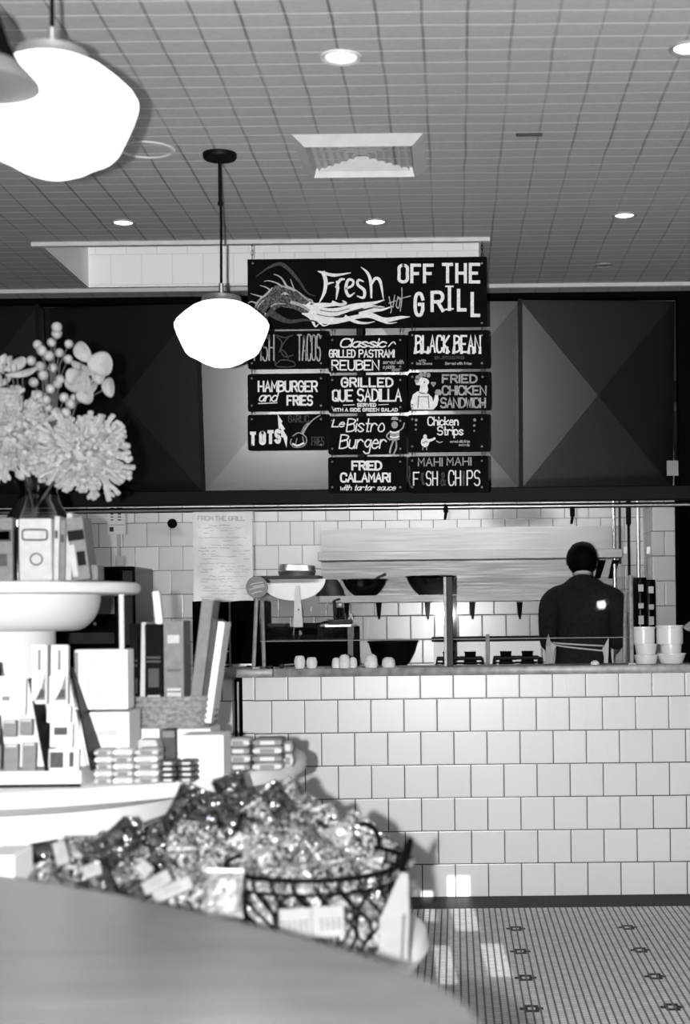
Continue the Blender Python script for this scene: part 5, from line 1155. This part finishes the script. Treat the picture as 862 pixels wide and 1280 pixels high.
for r in sorted(rows_):
    for i, (x, y, d) in enumerate(rows_[r]):
        if x > 492: continue
        if x < 200: kd = rnd.choice(['dark', 'dark', 'speckled', 'grey'])
        elif y < 1040 and x < 370: kd = rnd.choice(['dark', 'dark', 'speckled'])
        else: kd = rnd.choice(['speckled', 'speckled', 'speckled', 'grey', 'pale'])
        key = (kd, rnd.randint(0, 2)); p = P(x, y, d)
        lab = f'{kd} crinkled candy bag, {ORD[i]} from the left in the {rowname[r]} row of the heap'
        if key not in protos:
            t_ = thing('candy_bag', p, lab, 'candy bag', 'bags heaped in and around the wire basket'); bag_mesh(rnd.uniform(0, 50), .066, .082).build('pouch', BM[kd], t_, smooth=True)
            MB().box((0, -.0, .042), (.056, .0012, .010)).build('crimped_top', BM[kd], t_)
            protos[key] = t_
        else: t_ = dup(protos[key], p, lab)
        t_.rotation_euler = (rnd.uniform(-.9, .25), rnd.uniform(-1.2, 1.2), rnd.uniform(-.5, .5)); count += 1
for x, y, an, lab, w_, d in ((196, 1103, -.5, 'white wrapped bar at the left foot of the heap', 38, 2.58), (216, 1112, -.38, 'long white wrapped bar lying below the heap by the table edge', 52, 2.55), (180, 1086, .75, 'white paper packet tilted in the left part of the heap', 20, 2.6), (115, 1088, -.3, 'white packet low in the left part of the heap', 24, 2.62), (76, 1066, 1.35, 'upright pale packet poking from the left end of the heap', 30, 2.7)):
    M['packet'] = M.get('packet') or mat('packet_paper', .17, .5, var=.1, sc=60, spec=.2)
    t_ = thing('white_packet', P(x, y, d), lab, 'packet'); t_.rotation_euler = (-.4, an, .1); wd = w_*d/F
    MB().box((0, 0, 0), (wd, .012, .024), bev=.004).build('wrapper', M['packet'], t_); MB().box((0, -.0065, 0), (wd*.4, .002, .010)).build('label', M['light'], t_)
t_ = thing('candy_bag', P(280, 1118, 2.5), 'pale speckled square bag standing at the front of the heap by the table edge', 'candy bag'); t_.rotation_euler = (-.15, .05, .1); bag_mesh(77, .066, .075).build('pouch', BM['pale'], t_, smooth=True); MB().box((0, 0, .036), (.06, .003, .01)).build('crimped_top', M['white'], t_)
for x, y, an, lab in ((232, 1012, .5, 'dark bag corner sticking up in front of the white stand support'), (148, 1054, .9, 'dark bag corner sticking up on the left of the heap'), (292, 996, -.3, 'dark shiny bag at the top of the heap under the tier edge'), (365, 1003, -.5, 'silver striped tube packet at the top of the heap')):
    kd = 'grey' if 'silver' in lab else 'dark'; t_ = dup(protos[next(k for k in protos if k[0] == kd)], P(x, y, 3.0 if x > 200 else 2.85), lab); t_.rotation_euler = (-.2, an, .2)
# price card, paper bag
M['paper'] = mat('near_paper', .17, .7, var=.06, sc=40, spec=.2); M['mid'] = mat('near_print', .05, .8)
pc = P(391, 1172, 2.50); t_ = thing('price_card', pc, 'folded white price card with small print in front of the wire basket', 'card'); t_.rotation_euler = (-.12, -.05, 0)
for s_, x in ((-1, -.027), (1, .026)):
    pl = MB().box((x, .004*s_, .024), (.053, .002, .05), rotz(.08*s_)).build('panel', M['paper'], t_)
    mb = MB()
    for k in range(3):
        for w_ in range(5): mb.box((x-.02+.0095*w_, .004*s_-.0022, .028-.007*k), (random.uniform(.004, .008), .0006, .003), rotz(.08*s_))
    mb.build('print', M['mid'], t_)
pb_ = P(492, 1190, 2.62); t_ = thing('paper_bag', (pb_.x, pb_.y, TZ), 'white folded paper bag standing at the right of the wire basket', 'bag')
hP = P(505, 1092, 2.62).z-TZ
v = [(-.026, 0, 0), (.024, 0, 0), (.026, .04, 0), (-.024, .04, 0), (-.024, -.004, hP*.5), (.027, -.004, hP*.55), (.03, .036, hP*.55), (-.02, .036, hP*.5), (.012, .008, hP), (.026, .008, hP), (.026, .014, hP), (.012, .014, hP)]
MB().add(v, [(0, 1, 2, 3)]+[(a_+i, a_+(i+1) % 4, a_+4+(i+1) % 4, a_+4+i) for a_ in (0, 4) for i in range(4)]+[(8, 9, 10, 11)]).build('bag_body', M['paper'], t_)
MB().prism([(.012, -.006, .01), (.016, -.006, .01), (.021, -.006, hP*.56), (.016, -.006, hP*.56)], (0, .002, 0)).build('fold_line', M['mid'], t_)
fthing('white_box', -30, 1070, 17, 2.62, .12, TZ+.001, 'white box at the lower left picture edge behind the near table', 'box', 'white')

# ------------------------------------------------------------------ near table top across the bottom of the picture
NZ = .95
ed_ = [(-260, 1066), (-120, 1078), (0, 1094), (60, 1102), (150, 1117), (300, 1150), (430, 1183), (500, 1207), (548, 1228), (590, 1258), (612, 1290)]
pl = [PZ(x, y, NZ) for x, y in ed_]; last = pl[-1]
pl += [Vector((last.x+.005, -6.0, NZ)), Vector((-.06, -6.22, NZ)), Vector((-1.1, -6.22, NZ))]
tb = thing('wooden_table', (-.5, -5.6, 0), 'dark polished wooden table top with rounded corner filling the bottom of the picture', 'table')
mb = MB(); mb.prism([Vector((v.x, v.y, NZ-.035))-Vector((-.5, -5.6, 0)) for v in pl], (0, 0, .035)); 
t = NT('polished_wood'); mpn = t.n('ShaderNodeMapping'); mpn.inputs['Scale'].default_value = (3, 30, 3); t.l(t.obj(), mpn.inputs[0]); nz_ = t.noise(mpn.outputs[0], 2, 5)
t.l(t.ramp(nz_, [(.3, .07), (.7, .11)]), t.b.inputs['Base Color']); t.b.inputs['Roughness'].default_value = .24; t.b.inputs['Specular IOR Level'].default_value = .5
o = mb.build('table_top', t.m, tb); bv = o.modifiers.new('Bevel', 'BEVEL'); bv.width = .006; bv.segments = 2; bv.limit_method = 'ANGLE'
MB().lathe([(0, 0), (.24, 0), (.23, .025), (.05, .05), (.045, .6), (.06, NZ-.035)], (-.0, .1, 0), 40).build('pedestal', M['dark'], tb, smooth=True)
